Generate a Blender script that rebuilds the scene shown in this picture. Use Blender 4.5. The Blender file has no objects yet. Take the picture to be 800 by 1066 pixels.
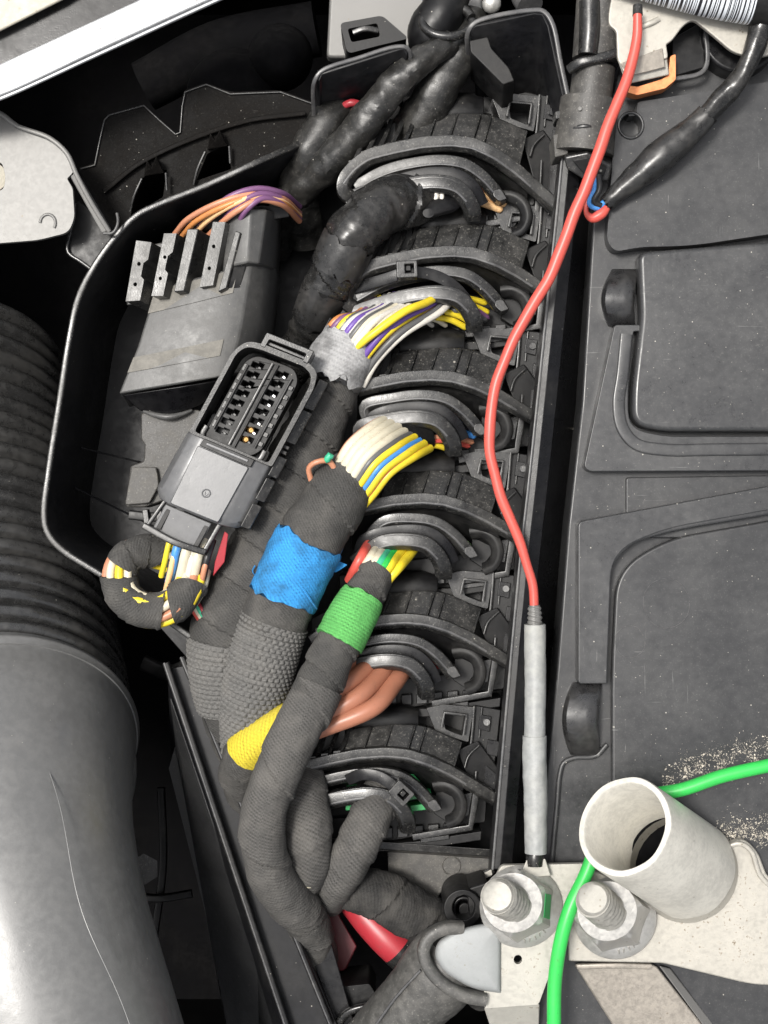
import bpy, bmesh, math, random
from mathutils import Vector, Matrix, noise
from mathutils.geometry import tessellate_polygon
random.seed(7)
C = bpy.context.scene.collection
SC = bpy.context.scene
# ------------------------------------------------------------------ camera, sky, sun, exposure
U = 0.0003            # one photo pixel on the plane of the battery cover, in metres
D = 1500.0            # camera height over that plane, in the same unit
CX, CY = 400.0, 533.0
cam = bpy.data.cameras.new('camera'); camo = bpy.data.objects.new('camera', cam); C.objects.link(camo)
camo.location = (0, 0, D*U); camo.rotation_euler = (0, 0, 0)
cam.sensor_fit = 'VERTICAL'; cam.angle = 2*math.atan(533/D); cam.clip_start = 0.005; cam.clip_end = 50
cam.dof.use_dof = False
SC.camera = camo
SUN_EL, SUN_AZ = 70, -65       # degrees; azimuth clockwise from the top of the photo: light from the left, a little above
w = bpy.data.worlds.new('World'); SC.world = w; w.use_nodes = True
nt = w.node_tree; nt.nodes.clear()
sky = nt.nodes.new('ShaderNodeTexSky'); sky.sky_type = 'NISHITA'; sky.sun_disc = False
sky.sun_elevation = math.radians(SUN_EL); sky.sun_rotation = math.radians(SUN_AZ)
sky.air_density = 1.0; sky.dust_density = 6.0; sky.ozone_density = 1.0
hs = nt.nodes.new('ShaderNodeHueSaturation'); hs.inputs['Saturation'].default_value = 0.22
bg = nt.nodes.new('ShaderNodeBackground'); bg.inputs['Strength'].default_value = 0.072
wo = nt.nodes.new('ShaderNodeOutputWorld')
nt.links.new(sky.outputs[0], hs.inputs['Color']); nt.links.new(hs.outputs[0], bg.inputs[0]); nt.links.new(bg.outputs[0], wo.inputs[0])
sl = bpy.data.lights.new('sun', 'SUN'); sl.energy = 1.5; sl.angle = math.radians(12); sl.color = (1, .96, .9)
so = bpy.data.objects.new('sun', sl); C.objects.link(so)
_a, _e = math.radians(SUN_AZ), math.radians(SUN_EL)
_dir = Vector((math.sin(_a)*math.cos(_e), math.cos(_a)*math.cos(_e), math.sin(_e)))
so.rotation_euler = _dir.to_track_quat('Z', 'Y').to_euler()
vs = SC.view_settings
vs.view_transform = 'Standard'; vs.look = 'None'; vs.gamma = 1; vs.use_curve_mapping = False; vs.exposure = 1.35

# ------------------------------------------------------------------ helpers
def P(x, y, h):
    k = (D-h)/D
    return Vector(((x-CX)*k*U, (CY-y)*k*U, h*U))
def hval(h, x, y): return h(x, y) if callable(h) else h

class NB:
    def __init__(s, name):
        s.m = bpy.data.materials.new(name); s.m.use_nodes = True
        s.t = s.m.node_tree; s.t.nodes.clear()
        s.out = s.n('OutputMaterial'); s.b = s.n('BsdfPrincipled'); s.l(s.b.outputs[0], s.out.inputs[0])
    def n(s, k, **kw):
        x = s.t.nodes.new('ShaderNode'+k)
        for a, v in kw.items(): setattr(x, a, v)
        return x
    def l(s, a, b): s.t.links.new(a, b)
    def tc(s, which='Object'): return s.n('TexCoord').outputs[which]
    def noise(s, vec, scale, detail=4, rough=.55, dist=0):
        x = s.n('TexNoise'); x.inputs['Scale'].default_value = scale; x.inputs['Detail'].default_value = detail
        x.inputs['Roughness'].default_value = rough; x.inputs['Distortion'].default_value = dist
        s.l(vec, x.inputs['Vector']); return x.outputs['Fac']
    def ramp(s, fac, a, b, lo=0., hi=1.):
        x = s.n('MapRange', interpolation_type='SMOOTHSTEP'); x.inputs[1].default_value = a; x.inputs[2].default_value = b
        x.inputs[3].default_value = lo; x.inputs[4].default_value = hi; s.l(fac, x.inputs[0]); return x.outputs[0]
    def math(s, op, a, b=None, c=None):
        x = s.n('Math', operation=op)
        for i, v in enumerate((a, b, c)):
            if v is None: continue
            if isinstance(v, (int, float)): x.inputs[i].default_value = v
            else: s.l(v, x.inputs[i])
        return x.outputs[0]
    def mix(s, fac, a, b):
        x = s.n('Mix', data_type='RGBA')
        if isinstance(fac, (int, float)): x.inputs[0].default_value = fac
        else: s.l(fac, x.inputs[0])
        for i, v in ((6, a), (7, b)):
            if isinstance(v, (tuple, list)): x.inputs[i].default_value = (*v[:3], 1)
            else: s.l(v, x.inputs[i])
        return x.outputs[2]
    def bump(s, h, strength=.3, dist=.0003):
        x = s.n('Bump'); x.inputs['Strength'].default_value = strength; x.inputs['Distance'].default_value = dist
        s.l(h, x.inputs['Height']); s.l(x.outputs[0], s.b.inputs['Normal']); return x
    def set(s, k, v):
        if isinstance(v, (int, float)): s.b.inputs[k].default_value = v
        elif isinstance(v, tuple): s.b.inputs[k].default_value = (*v[:3], 1)
        else: s.l(v, s.b.inputs[k])

def m_plastic(name, col, rough=.42, dust=.25, dustcol=(.20, .19, .17), speck=.5, grain=.15, spec=.5, var=.25, grit=.0, scratch=0.):
    b = NB(name); o = b.tc()
    big = b.noise(o, 55, 6, .62); mid = b.noise(o, 420, 5, .65); fine = b.noise(o, 2200, 2)
    base = b.mix(b.ramp(mid, .3, .75), tuple(c*(1-var) for c in col), tuple(c*(1+var) for c in col))
    d = b.math('MULTIPLY', b.ramp(big, .38, .72, 0, 1), b.ramp(mid, .3, .7, .35, 1))
    d = b.math('MULTIPLY', d, dust)
    c = b.mix(d, base, dustcol)
    if scratch:
        for sx_, sy_, an in ((70, 1400, .5), (1300, 60, -.35)):
            mp = b.n('Mapping'); mp.inputs['Rotation'].default_value = (0, 0, an); mp.inputs['Scale'].default_value = (sx_, sy_, 300); b.l(o, mp.inputs['Vector'])
            sn = b.noise(mp.outputs[0], 1., 2, .5, .6)
            g_ = b.math('MULTIPLY', b.ramp(sn, .70, .74), b.ramp(big, .50, .62))
            c = b.mix(b.math('MULTIPLY', g_, scratch), c, (.16, .16, .155))
    if grit:
        gn = b.noise(o, 1500, 3, .7)
        g_ = b.math('MULTIPLY', b.ramp(gn, .56, .66), b.ramp(mid, .35, .6, .25, 1))
        c = b.mix(b.math('MULTIPLY', g_, grit), c, (.26, .25, .225))
    if speck > 0:
        for sc_, th, gate, am in ((260, .07, .62, .8), (620, .11, .70, .65), (95, .05, .5, .7)):
            v = b.n('TexVoronoi'); v.inputs['Scale'].default_value = sc_; b.l(o, v.inputs['Vector'])
            near = b.ramp(v.outputs['Distance'], th*.45, th, 1, 0)
            sep = b.n('SeparateColor'); b.l(v.outputs['Color'], sep.inputs[0])
            g = b.math('GREATER_THAN', sep.outputs[0], 1-(1-gate)*speck)
            f = b.math('MULTIPLY', b.math('MULTIPLY', near, g), am)
            c = b.mix(f, c, (.42, .40, .35))
    b.set('Base Color', c)
    b.set('Roughness', b.ramp(b.math('ADD', big, b.math('MULTIPLY', mid, .6)), .5, 1.1, rough-.08, rough+.16))
    b.set('Specular IOR Level', spec)
    b.bump(b.math('ADD', b.math('MULTIPLY', fine, .6), mid), grain, .00015)
    return b.m

def m_cloth(name, col, period=3.6, contrast=.55, dustcol=(.30, .28, .25), dust=.12, twill=0., rough=.88):
    b = NB(name); uv = b.tc('UV'); o = b.tc()
    s = b.n('SeparateXYZ'); b.l(uv, s.inputs[0])
    wob = b.noise(o, 500, 3)
    u = b.math('ADD', s.outputs[0], b.math('MULTIPLY', wob, 2.2)); v = b.math('ADD', s.outputs[1], b.math('MULTIPLY', wob, 1.4))
    u2 = b.math('ADD', u, b.math('MULTIPLY', v, twill))
    a = b.math('SINE', b.math('MULTIPLY', u2, 2*math.pi/period))
    c2 = b.math('SINE', b.math('MULTIPLY', v, 2*math.pi/(period*.9)))
    wv = b.math('ADD', b.math('MULTIPLY', b.math('MULTIPLY', a, c2), .45), b.math('MULTIPLY', a, .55))
    wv = b.math('MULTIPLY', wv, b.ramp(b.noise(o, 260, 4, .7), .3, .65, .15, 1.))
    f = b.math('MULTIPLY_ADD', wv, .5, .5)
    big = b.noise(o, 90, 5, .6)
    fuzz = b.noise(o, 1500, 3, .7)
    base = b.mix(f, tuple(x*(1-contrast) for x in col), tuple(x*(1+contrast) for x in col))
    base = b.mix(b.ramp(fuzz, .35, .75, 0, .35), base, tuple(min(1, x*1.7+.01) for x in col))
    base = b.mix(b.math('MULTIPLY', b.ramp(big, .4, .7), dust), base, dustcol)
    b.set('Base Color', base); b.set('Roughness', rough); b.set('Specular IOR Level', .25)
    b.bump(b.math('ADD', b.math('MULTIPLY', f, .7), b.math('ADD', b.math('MULTIPLY', fuzz, 1.1), b.math('MULTIPLY', b.noise(o, 330, 4, .6), 3.))), .6, .0003)
    return b.m

def m_metal(name, col, metallic=.6, rough=.42, dirt=(.16, .13, .09), dirtamt=.35, pits=.5, bump=.25, var=.2):
    b = NB(name); o = b.tc()
    big = b.noise(o, 70, 7, .65); mid = b.noise(o, 650, 5, .7); fine = b.noise(o, 2400, 3)
    base = b.mix(b.ramp(b.math('ADD', b.math('MULTIPLY', mid, .45), b.math('MULTIPLY', big, .55)), .36, .64), tuple(c*(1-var) for c in col), tuple(min(1, c*(1+.4*var)) for c in col))
    p = b.math('MULTIPLY', b.ramp(mid, .56, .68), b.ramp(big, .45, .62))
    base = b.mix(b.math('MULTIPLY', p, dirtamt), base, dirt)
    v = b.n('TexVoronoi'); v.inputs['Scale'].default_value = 480; b.l(o, v.inputs['Vector'])
    sep = b.n('SeparateColor'); b.l(v.outputs['Color'], sep.inputs[0])
    f = b.math('MULTIPLY', b.ramp(v.outputs['Distance'], .08, .2, 1, 0), b.math('GREATER_THAN', sep.outputs[0], 1-.3*pits))
    base = b.mix(b.math('MULTIPLY', f, .6), base, dirt)
    base = b.mix(.0, base, base)
    b.set('Base Color', base); b.set('Metallic', metallic)
    rv = min(1., bump/.15)
    b.set('Roughness', b.ramp(mid, .3, .7, rough-.1*rv, rough+.14*rv))
    b.bump(b.math('ADD', mid, b.math('MULTIPLY', fine, .5)), bump, .0002)
    return b.m

def b_dirt(d): return min(1., d*2.5)
def m_wire(name, col, rough=.38, dirt=.2):
    b = NB(name); o = b.tc()
    n = b.noise(o, 350, 5, .65); n2 = b.noise(o, 60, 3, .6); n3 = b.noise(o, 900, 2, .6)
    c = b.mix(b.ramp(n2, .35, .65, 0, .35), col, tuple(x*.62+.012 for x in col))
    c = b.mix(b.math('MULTIPLY', b.ramp(n, .5, .75), dirt), c, (.10, .085, .07))
    c = b.mix(b.math('MULTIPLY', b.ramp(n3, .66, .72), .5*b_dirt(dirt)), c, (.03, .025, .02))
    b.set('Base Color', c); b.set('Roughness', rough); b.bump(n, .12, .0002)
    b.set('Specular IOR Level', .45)
    return b.m

def smooth(me, ang=38):
    for p in me.polygons: p.use_smooth = True
    try: me.set_sharp_from_angle(angle=math.radians(ang))
    except Exception: pass

def link(name, bm, mat, parent=None, bev=0, seg=2, ang=38):
    me = bpy.data.meshes.new(name)
    bmesh.ops.recalc_face_normals(bm, faces=bm.faces[:])
    bm.to_mesh(me); bm.free()
    if mat: me.materials.append(mat)
    smooth(me, ang)
    o = bpy.data.objects.new(name, me); C.objects.link(o)
    if parent is not None:
        # the thing's Empty sits at its base: keep the mesh in its frame
        off = root_loc(parent)
        me.transform(Matrix.Translation(-off)); o.parent = parent
    else:
        bb = [v.co.copy() for v in me.vertices]
        c = sum(bb, Vector())/max(1, len(bb)); c.z = min(v.z for v in bb)
        me.transform(Matrix.Translation(-c)); o.location = c
    if bev > 0:
        b = o.modifiers.new('bevel', 'BEVEL'); b.width = bev*U; b.segments = seg; b.limit_method = 'ANGLE'
        b.angle_limit = math.radians(35); b.harden_normals = True; b.use_clamp_overlap = True
    return o
def root_loc(o):
    v = Vector()
    while o is not None: v += o.location; o = o.parent
    return v
def tag(o, label, cat, group=None):
    o['label'] = label; o['category'] = cat
    if group: o['group'] = group
    return o
def thing(name, label, cat, at, group=None):
    o = bpy.data.objects.new(name, None); C.objects.link(o); o.empty_display_size = .01
    o.location = P(*at); return tag(o, label, cat, group)
def kind(o, k): o['kind'] = k; return o

def fillet(pts, r=6, n=5):
    """round the corners of a polygon [(x,y[,r])]"""
    out = []
    N = len(pts)
    for i in range(N):
        p = Vector(pts[i][:2]); a = Vector(pts[i-1][:2]); c = Vector(pts[(i+1) % N][:2])
        rr = pts[i][2] if len(pts[i]) > 2 else r
        d1 = (a-p); d2 = (c-p)
        q = min(rr, d1.length*.48, d2.length*.48)
        if q < .05: out.append((p.x, p.y)); continue
        s = p+d1.normalized()*q; e = p+d2.normalized()*q
        for k in range(n+1):
            t = k/n
            v = s*(1-t)**2+p*2*t*(1-t)+e*t*t
            out.append((v.x, v.y))
    return out
def ell(cx, cy, rx, ry=None, n=28, a0=0):
    ry = ry or rx
    return [(cx+rx*math.cos(a0+2*math.pi*k/n), cy+ry*math.sin(a0+2*math.pi*k/n)) for k in range(n)]

def prism(name, mat, outline, top, bot, parent=None, bev=1.5, holes=(), skew=(0, 0), seg=2, grow=0, bm=None, ang=38):
    own = bm is None
    if own: bm = bmesh.new()
    loops = [list(outline)]+[list(h) for h in holes]
    co = [[P(x, y, hval(top, x, y)) for x, y in lp] for lp in loops]
    flat = [v for lp in co for v in lp]
    tris = tessellate_polygon([[Vector((v.x, v.y, 0)) for v in lp] for lp in co])
    c = sum(co[0], Vector())/len(co[0])
    tv = [bm.verts.new(v) for v in flat]; bv = []
    i = 0
    for lp in loops:
        for x, y in lp:
            v = flat[i]; i += 1
            g = 1+grow
            bv.append(bm.verts.new((c.x+(v.x-c.x)*g+skew[0]*U, c.y+(v.y-c.y)*g-skew[1]*U, hval(bot, x, y)*U)))
    for t in tris:
        try: bm.faces.new([tv[k] for k in t])
        except ValueError: pass
        try: bm.faces.new([bv[k] for k in reversed(t)])
        except ValueError: pass
    i = 0
    for lp in loops:
        n = len(lp)
        for k in range(n):
            a, b2 = i+k, i+(k+1) % n
            try: bm.faces.new((tv[a], tv[b2], bv[b2], bv[a]))
            except ValueError: pass
        i += n
    if not own: return bm
    bmesh.ops.recalc_face_normals(bm, faces=bm.faces[:])
    bmesh.ops.dissolve_limit(bm, angle_limit=math.radians(.5), verts=bm.verts[:], edges=bm.edges[:])
    return link(name, bm, mat, parent, bev, seg, ang)

def hull(name, mat, rings, parent=None, bev=1.2, closed=True, cap=(True, True), seg=2, ang=38, solid=0):
    """loft rings of (x,y,h)"""
    bm = bmesh.new()
    R = [[bm.verts.new(P(*p)) for p in r] for r in rings]
    n = len(R[0])
    for a, b in zip(R, R[1:]):
        for k in range(n if closed else n-1):
            try: bm.faces.new((a[k], a[(k+1) % n], b[(k+1) % n], b[k]))
            except ValueError: pass
    if closed:
        if cap[0]: bm.faces.new(R[0])
        if cap[1]: bm.faces.new(list(reversed(R[-1])))
    o = link(name, bm, mat, parent, 0 if solid else bev, seg, ang)
    if solid:
        s = o.modifiers.new('solid', 'SOLIDIFY'); s.thickness = solid*U; s.offset = -1
        b = o.modifiers.new('bevel', 'BEVEL'); b.width = bev*U; b.segments = seg; b.limit_method = 'ANGLE'; b.angle_limit = math.radians(35)
    return o

def cr(pts, step=3.0):
    """Catmull-Rom through points of any dimension, resampled about every step px (by x,y,h)"""
    n = len(pts[0]); P4 = [list(map(float, p)) for p in pts]
    ext = [[2*a-b for a, b in zip(P4[0], P4[1])]]+P4+[[2*a-b for a, b in zip(P4[-1], P4[-2])]]
    raw = []
    for i in range(1, len(ext)-2):
        p0, p1, p2, p3 = ext[i-1:i+3]
        def d(a, b): return max(1e-6, math.sqrt(sum((q-r)**2 for q, r in zip(a[:3], b[:3]))))**.5
        t0 = 0; t1 = d(p0, p1); t2 = t1+d(p1, p2); t3 = t2+d(p2, p3)
        for k in range(14):
            t = t1+(t2-t1)*k/14
            A1 = [(t1-t)/(t1-t0)*a+(t-t0)/(t1-t0)*b for a, b in zip(p0, p1)]
            A2 = [(t2-t)/(t2-t1)*a+(t-t1)/(t2-t1)*b for a, b in zip(p1, p2)]
            A3 = [(t3-t)/(t3-t2)*a+(t-t2)/(t3-t2)*b for a, b in zip(p2, p3)]
            B1 = [(t2-t)/(t2-t0)*a+(t-t0)/(t2-t0)*b for a, b in zip(A1, A2)]
            B2 = [(t3-t)/(t3-t1)*a+(t-t1)/(t3-t1)*b for a, b in zip(A2, A3)]
            raw.append([(t2-t)/(t2-t1)*a+(t-t1)/(t2-t1)*b for a, b in zip(B1, B2)])
    raw.append(P4[-1])
    L = [0]
    for a, b in zip(raw, raw[1:]): L.append(L[-1]+math.sqrt(sum((q-r)**2 for q, r in zip(a[:3], b[:3]))))
    tot = L[-1]; m = max(2, int(round(tot/step)))
    out = []; j = 0
    for k in range(m+1):
        s = tot*k/m
        while j < len(L)-2 and L[j+1] < s: j += 1
        f = (s-L[j])/max(1e-9, L[j+1]-L[j])
        out.append([a+(b-a)*f for a, b in zip(raw[j], raw[j+1])]+[s])
    return out

def frames(W):
    T = [(W[min(i+1, len(W)-1)]-W[max(i-1, 0)]).normalized() for i in range(len(W))]
    ref = Vector((0, 0, 1))
    if abs(T[0].dot(ref)) > .95: ref = Vector((0, 1, 0))
    nrm = (ref-T[0]*ref.dot(T[0])).normalized()
    out = []
    for t in T:
        nrm = (nrm-t*nrm.dot(t)).normalized()
        out.append((t, nrm, t.cross(nrm)))
    return out

def tube(name, mat, pts, parent=None, seg=16, step=3.0, mod=None, t0=0., t1=1., dr=0., ragged=0., flat=1., wob=0., caps=True, roundend=0, ang=None, slant=None):
    if ang is None: ang = 30 if (mod and name == 'sleeve') else 50
    S = cr(pts, step)
    tot = S[-1][-1]
    S = [s for s in S if t0*tot-1e-6 <= s[4] <= t1*tot+1e-6]
    W = [P(*s[:3]) for s in S]
    F = frames(W)
    bm = bmesh.new(); uvl = bm.loops.layers.uv.new('UVMap'); rings = []; sd = random.random()*50
    n = len(S)
    for i, (s, c, (t, a, b)) in enumerate(zip(S, W, F)):
        k = (D-s[2])/D; r0 = s[3]+dr
        ring = []
        for j in range(seg):
            th = 2*math.pi*j/seg
            r = r0+(mod(s[4], th, r0) if mod else 0)
            if wob: r += wob*(noise.noise(Vector((s[4]*.06+sd, math.cos(th)*1.2, math.sin(th)*1.2)))*1.0+.4*noise.noise(Vector((s[4]*.2+sd, math.cos(th)*3, math.sin(th)*3))))
            if roundend:
                e = min(s[4]-S[0][4], S[-1][4]-s[4])
                if e < roundend: r *= math.sqrt(max(.02, 1-(1-e/roundend)**2))
            off = Vector()
            if ragged and (i == 0 or i == n-1):
                off = t*(ragged*U*noise.noise(Vector((th*3, sd+i, 0)))*2)
            if slant:
                if i < 6: off = off+t*(slant[0]*U*math.cos(th-slant[1]))*(1-i/6)
                if i > n-7: off = off+t*(slant[2]*U*math.cos(th-slant[3]))*(1-(n-1-i)/6)
            ring.append(bm.verts.new(c+off+(a*math.cos(th)*flat+b*math.sin(th))*r*k*U))
        rings.append(ring)
    for i in range(n-1):
        for j in range(seg):
            f = bm.faces.new((rings[i][j], rings[i][(j+1) % seg], rings[i+1][(j+1) % seg], rings[i+1][j]))
            for lp, (ii, jj) in zip(f.loops, ((i, j), (i, j+1), (i+1, j+1), (i+1, j))):
                lp[uvl].uv = (S[ii][4], 2*math.pi*jj/seg*max(4, S[len(S)//2][3]))
    if caps:
        bm.faces.new(rings[0]); bm.faces.new(list(reversed(rings[-1])))
    return link(name, bm, mat, parent, 0, ang=ang)

def rrect(w_, h_, r=1.5, n=3):
    return fillet([(-w_/2, -h_/2), (w_/2, -h_/2), (w_/2, h_/2), (-w_/2, h_/2)], r, n)

def lin(pts, step):
    out = []
    for a, b in zip(pts, pts[1:]):
        out += [list(a)+[0], [p+(q-p)*.5 for p, q in zip(a, b)]+[0]]
    return out+[list(pts[-1])+[0]]
def sweep(name, mat, pts, prof, parent=None, step=4.0, closed=False, ang=40, tilt=0., taper=None, bm=None, sharp=False):
    """profile (side, up) swept along (x,y,h); side is in the picture plane"""
    S = lin(pts, step) if sharp else cr(pts, step) if not closed else [list(p)+[0] for p in pts]
    W = [P(*s[:3]) for s in S]; n = len(W); own = bm is None
    if own: bm = bmesh.new()
    rings = []
    for i in range(n):
        if closed: t = (W[(i+1) % n]-W[i-1]).normalized()
        else: t = (W[min(i+1, n-1)]-W[max(i-1, 0)]).normalized()
        side = t.cross(Vector((0, 0, 1))).normalized(); up = side.cross(t).normalized()
        if tilt: q = Matrix.Rotation(tilt, 3, t); side = q @ side; up = q @ up
        k = (D-S[i][2])/D*U*(taper(i/(n-1)) if taper else 1)
        rings.append([bm.verts.new(W[i]+(side*a+up*b)*k) for a, b in prof])
    m = len(prof)
    for i in range(n if closed else n-1):
        for j in range(m): bm.faces.new((rings[i][j], rings[i][(j+1) % m], rings[(i+1) % n][(j+1) % m], rings[(i+1) % n][j]))
    if not closed: bm.faces.new(rings[0]); bm.faces.new(list(reversed(rings[-1])))
    if not own: return bm
    return link(name, bm, mat, parent, 0, ang=ang)

def wrap(pitch, amp, hand=1):
    return lambda s, th, r: amp*(((s+hand*pitch*th/(2*math.pi))/pitch) % 1.0)-amp*.5
def braid(row, cell, amp):
    def f(s, th, r):
        q = s/row; ri = math.floor(q); n = max(8, round(2*math.pi*r/cell))
        c = (th*n/(2*math.pi)+.5*(ri % 2)) % 1
        return amp*(math.sin(math.pi*(q-ri))**.6)*(math.sin(math.pi*c)**.5)-amp
    return f
def lerp_at(tab, x):
    for (x0, y0), (x1, y1) in zip(tab, tab[1:]):
        if x <= x1: return y0+(y1-y0)*(x-x0)/(x1-x0)
    return tab[-1][1]

# ------------------------------------------------------------------ materials
M = {}
M['void'] = m_plastic('void_black', (.003, .003, .0035), .8, .02, speck=0, spec=.05)  # near-black base colour stands in for the shade of the deep gaps
M['black'] = m_plastic('black_plastic', (.006, .006, .0065), .42, .10, speck=.3, spec=.30)
M['blackgloss'] = m_plastic('gloss_black_plastic', (.0055, .0055, .0065), .30, .06, speck=.25, spec=.30)
M['tray'] = m_plastic('tray_plastic', (.007, .0072, .0085), .42, .05, speck=.25, spec=.28)
M['rimgrey'] = m_plastic('pale_rim_plastic', (.058, .058, .060), .34, .3, speck=.3)  # pale grey; on lip and collar edges it paints the highlight
M['conn'] = m_plastic('connector_plastic', (.012, .012, .012), .30, .26, (.10, .095, .09), speck=.7, grain=.25, grit=.26, spec=.55)
M['panel'] = m_plastic('dusty_panel_plastic', (.017, .017, .0168), .33, .35, (.11, .105, .098), speck=.8, grain=.4, grit=.42)
M['boot'] = m_plastic('boot_rubber', (.055, .054, .051), .5, .45, (.17, .16, .145), speck=.5, grain=.6, grit=.3)
M['grip'] = m_plastic('glossy_grip_plastic', (.018, .018, .019), .24, .12, speck=.4, grain=.1, spec=.8)
M['lipgrey'] = m_plastic('worn_lip_plastic', (.014, .014, .014), .30, .28, (.11, .105, .095), speck=.6, grain=.3, grit=.35)
M['cover'] = m_plastic('battery_cover_plastic', (.028, .0285, .030), .35, .16, (.09, .089, .086), speck=1., grain=.08, var=.07, grit=.10, scratch=.5)
M['lid'] = m_plastic('battery_lid_plastic', (.033, .0335, .035), .32, .18, (.10, .099, .096), speck=1., grain=.08, var=.07, grit=.10, scratch=.6)
M['grey'] = m_plastic('grey_plug_plastic', (.11, .111, .114), .34, .12, speck=.25, var=.1)
M['module'] = m_plastic('module_plastic', (.060, .060, .059), .45, .25, (.16, .152, .137), speck=.5, grain=.25, grit=.12, var=.12)
M['dust_tan'] = m_plastic('caked_dust', (.15, .142, .125), .7, .5, (.08, .078, .07), speck=.3, grain=.5, grit=.2)
M['dusty_pvc'] = m_plastic('dusty_pvc_tape', (.013, .013, .0125), .36, .4, (.05, .046, .04), speck=.5, grain=.5, grit=.2)
M['dusty'] = m_plastic('dusty_plastic', (.045, .043, .040), .55, .6, (.17, .16, .14), speck=.5, grain=.6, grit=.4)
M['bellows'] = m_plastic('bellows_rubber', (.026, .026, .026), .25, .12, speck=.15, spec=1.)
M['elbow'] = m_plastic('elbow_rubber', (.115, .115, .113), .37, .25, (.17, .168, .16), speck=.25, grain=.2, grit=.05, spec=1., var=.1)
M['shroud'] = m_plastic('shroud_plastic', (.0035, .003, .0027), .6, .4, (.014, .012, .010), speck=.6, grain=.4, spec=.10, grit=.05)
M['cloth'] = m_cloth('cloth_tape', (.044, .043, .041), 2.8, .55, twill=.5)
M['cloth_dark'] = m_cloth('dark_cloth_tape', (.022, .0215, .021), 3.0, .5, twill=-.3)
M['cloth_fine'] = m_cloth('fine_ribbed_tape', (.060, .058, .055), 3.3, .65, twill=.35)
M['braid'] = m_cloth('braided_sleeve', (.10, .098, .094), 2.6, .3)
M['foam'] = m_plastic('black_foam', (.006, .006, .006), .85, .1, speck=1, grain=1., spec=.1)
M['pvc'] = m_plastic('pvc_tape', (.014, .014, .014), .22, .25, (.09, .082, .072), speck=.6, grain=.3, grit=.1)
M['blue_tape'] = m_cloth('blue_tape', (.028, .20, .46), 3.6, .5, (.02, .06, .10), .7, twill=.6)
M['green_tape'] = m_cloth('green_tape', (.08, .29, .075), 3.6, .5, (.05, .18, .05), .3)
M['grey_tape'] = m_cloth('grey_tape', (.30, .30, .30), 3.8, .25, (.05, .05, .05), .75)
M['yellow_tape'] = m_cloth('yellow_tape', (.44, .355, .03), 3.4, .45, (.35, .28, .05), .5, twill=.4)
M['shrink_black'] = m_plastic('black_heat_shrink', (.018, .018, .018), .30, .35, (.12, .11, .10), speck=.4, grain=.25)
M['shrink_grey'] = m_plastic('grey_heat_shrink', (.25, .258, .255), .42, .45, (.34, .325, .28), speck=.0, grain=.2, var=.15)
M['zinc'] = m_metal('zinc_plate', (.41, .395, .355), .35, .44, dirtamt=.8, pits=.6, bump=.16, var=.12)
M['lead'] = m_metal('lead_clamp', (.41, .39, .345), .3, .44, (.13, .095, .055), dirtamt=.95, pits=.5, bump=.16, var=.14)
M['lug_metal'] = m_metal('lug_metal', (.27, .28, .28), .1, .62, dirtamt=.4, pits=.3, bump=.1, var=.1)
M['tube_metal'] = m_metal('tube_metal', (.66, .64, .58), .3, .40, dirtamt=.35, pits=.1, bump=.06)
M['nutm'] = m_metal('steel_nut', (.48, .47, .445), .6, .40, dirtamt=.3, pits=.2)
M['stud'] = m_metal('stud_steel', (.34, .33, .30), .5, .52, dirtamt=.4)
M['tan'] = m_metal('tan_bracket', (.33, .30, .26), .5, .42, dirtamt=.3)
M['alloy'] = m_metal('alloy_trim', (.50, .51, .52), .3, .35, dirtamt=.05, pits=.1, bump=.03)
M['steel'] = m_metal('grey_steel', (.165, .162, .155), .3, .5, dirtamt=.06, pits=.1, var=.04, bump=.03)
M['cream'] = m_metal('cream_paint', (.42, .39, .32), 0, .5, dirtamt=.4)
M['copper'] = m_metal('copper_edge', (.72, .27, .11), .5, .4, dirtamt=.2)
M['bronze'] = m_metal('bronze_contact', (.55, .33, .12), .9, .3, dirtamt=.1)
M['silver'] = m_metal('silver_contact', (.7, .7, .7), .8, .3, dirtamt=.1)
for k_, c_ in dict(red=(.56, .085, .065), green=(.03, .45, .075), yellow=(.75, .58, .03), white=(.62, .59, .53), purple=(.13, .07, .30),
                   grey=(.10, .10, .10), brown=(.37, .15, .09), orange=(.50, .20, .06), peach=(.80, .50, .25), blue=(.06, .25, .62), black=(.014, .014, .015),
                   mint=(.05, .42, .24), cream=(.60, .55, .42), violet=(.17, .075, .17), salmon=(.48, .21, .12), crimson=(.34, .025, .035), lime=(.35, .65, .25),
                   clip=(.02, .30, .08), darkred=(.10, .01, .015)).items():
    M['w_'+k_] = m_wire('wire_'+k_, c_)
# ================================================================== SETTING
def rect(x0, y0, x1, y1): return [(x0, y0), (x1, y0), (x1, y1), (x0, y1)]
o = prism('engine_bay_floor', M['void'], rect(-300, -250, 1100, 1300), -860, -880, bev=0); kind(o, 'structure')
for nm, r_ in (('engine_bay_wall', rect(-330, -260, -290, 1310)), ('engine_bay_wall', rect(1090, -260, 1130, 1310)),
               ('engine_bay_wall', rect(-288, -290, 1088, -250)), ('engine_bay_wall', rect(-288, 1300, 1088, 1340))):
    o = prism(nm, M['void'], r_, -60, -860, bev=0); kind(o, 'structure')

# ================================================================== BATTERY BOX
bat = thing('battery_box', 'dusty black battery box with two recessed lids filling the right side', 'battery box', (760, 450, -160))
edge = [(648, 60), (622, 150), (617, 240), (606, 420), (592, 545), (580, 700), (569, 820), (556, 960), (548, 1110)]
base = edge+[(1000, 1110), (1000, 60)]
prism('base_panel', M['cover'], fillet(base, 4), -22, -150, bat, bev=5, seg=3)
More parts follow.
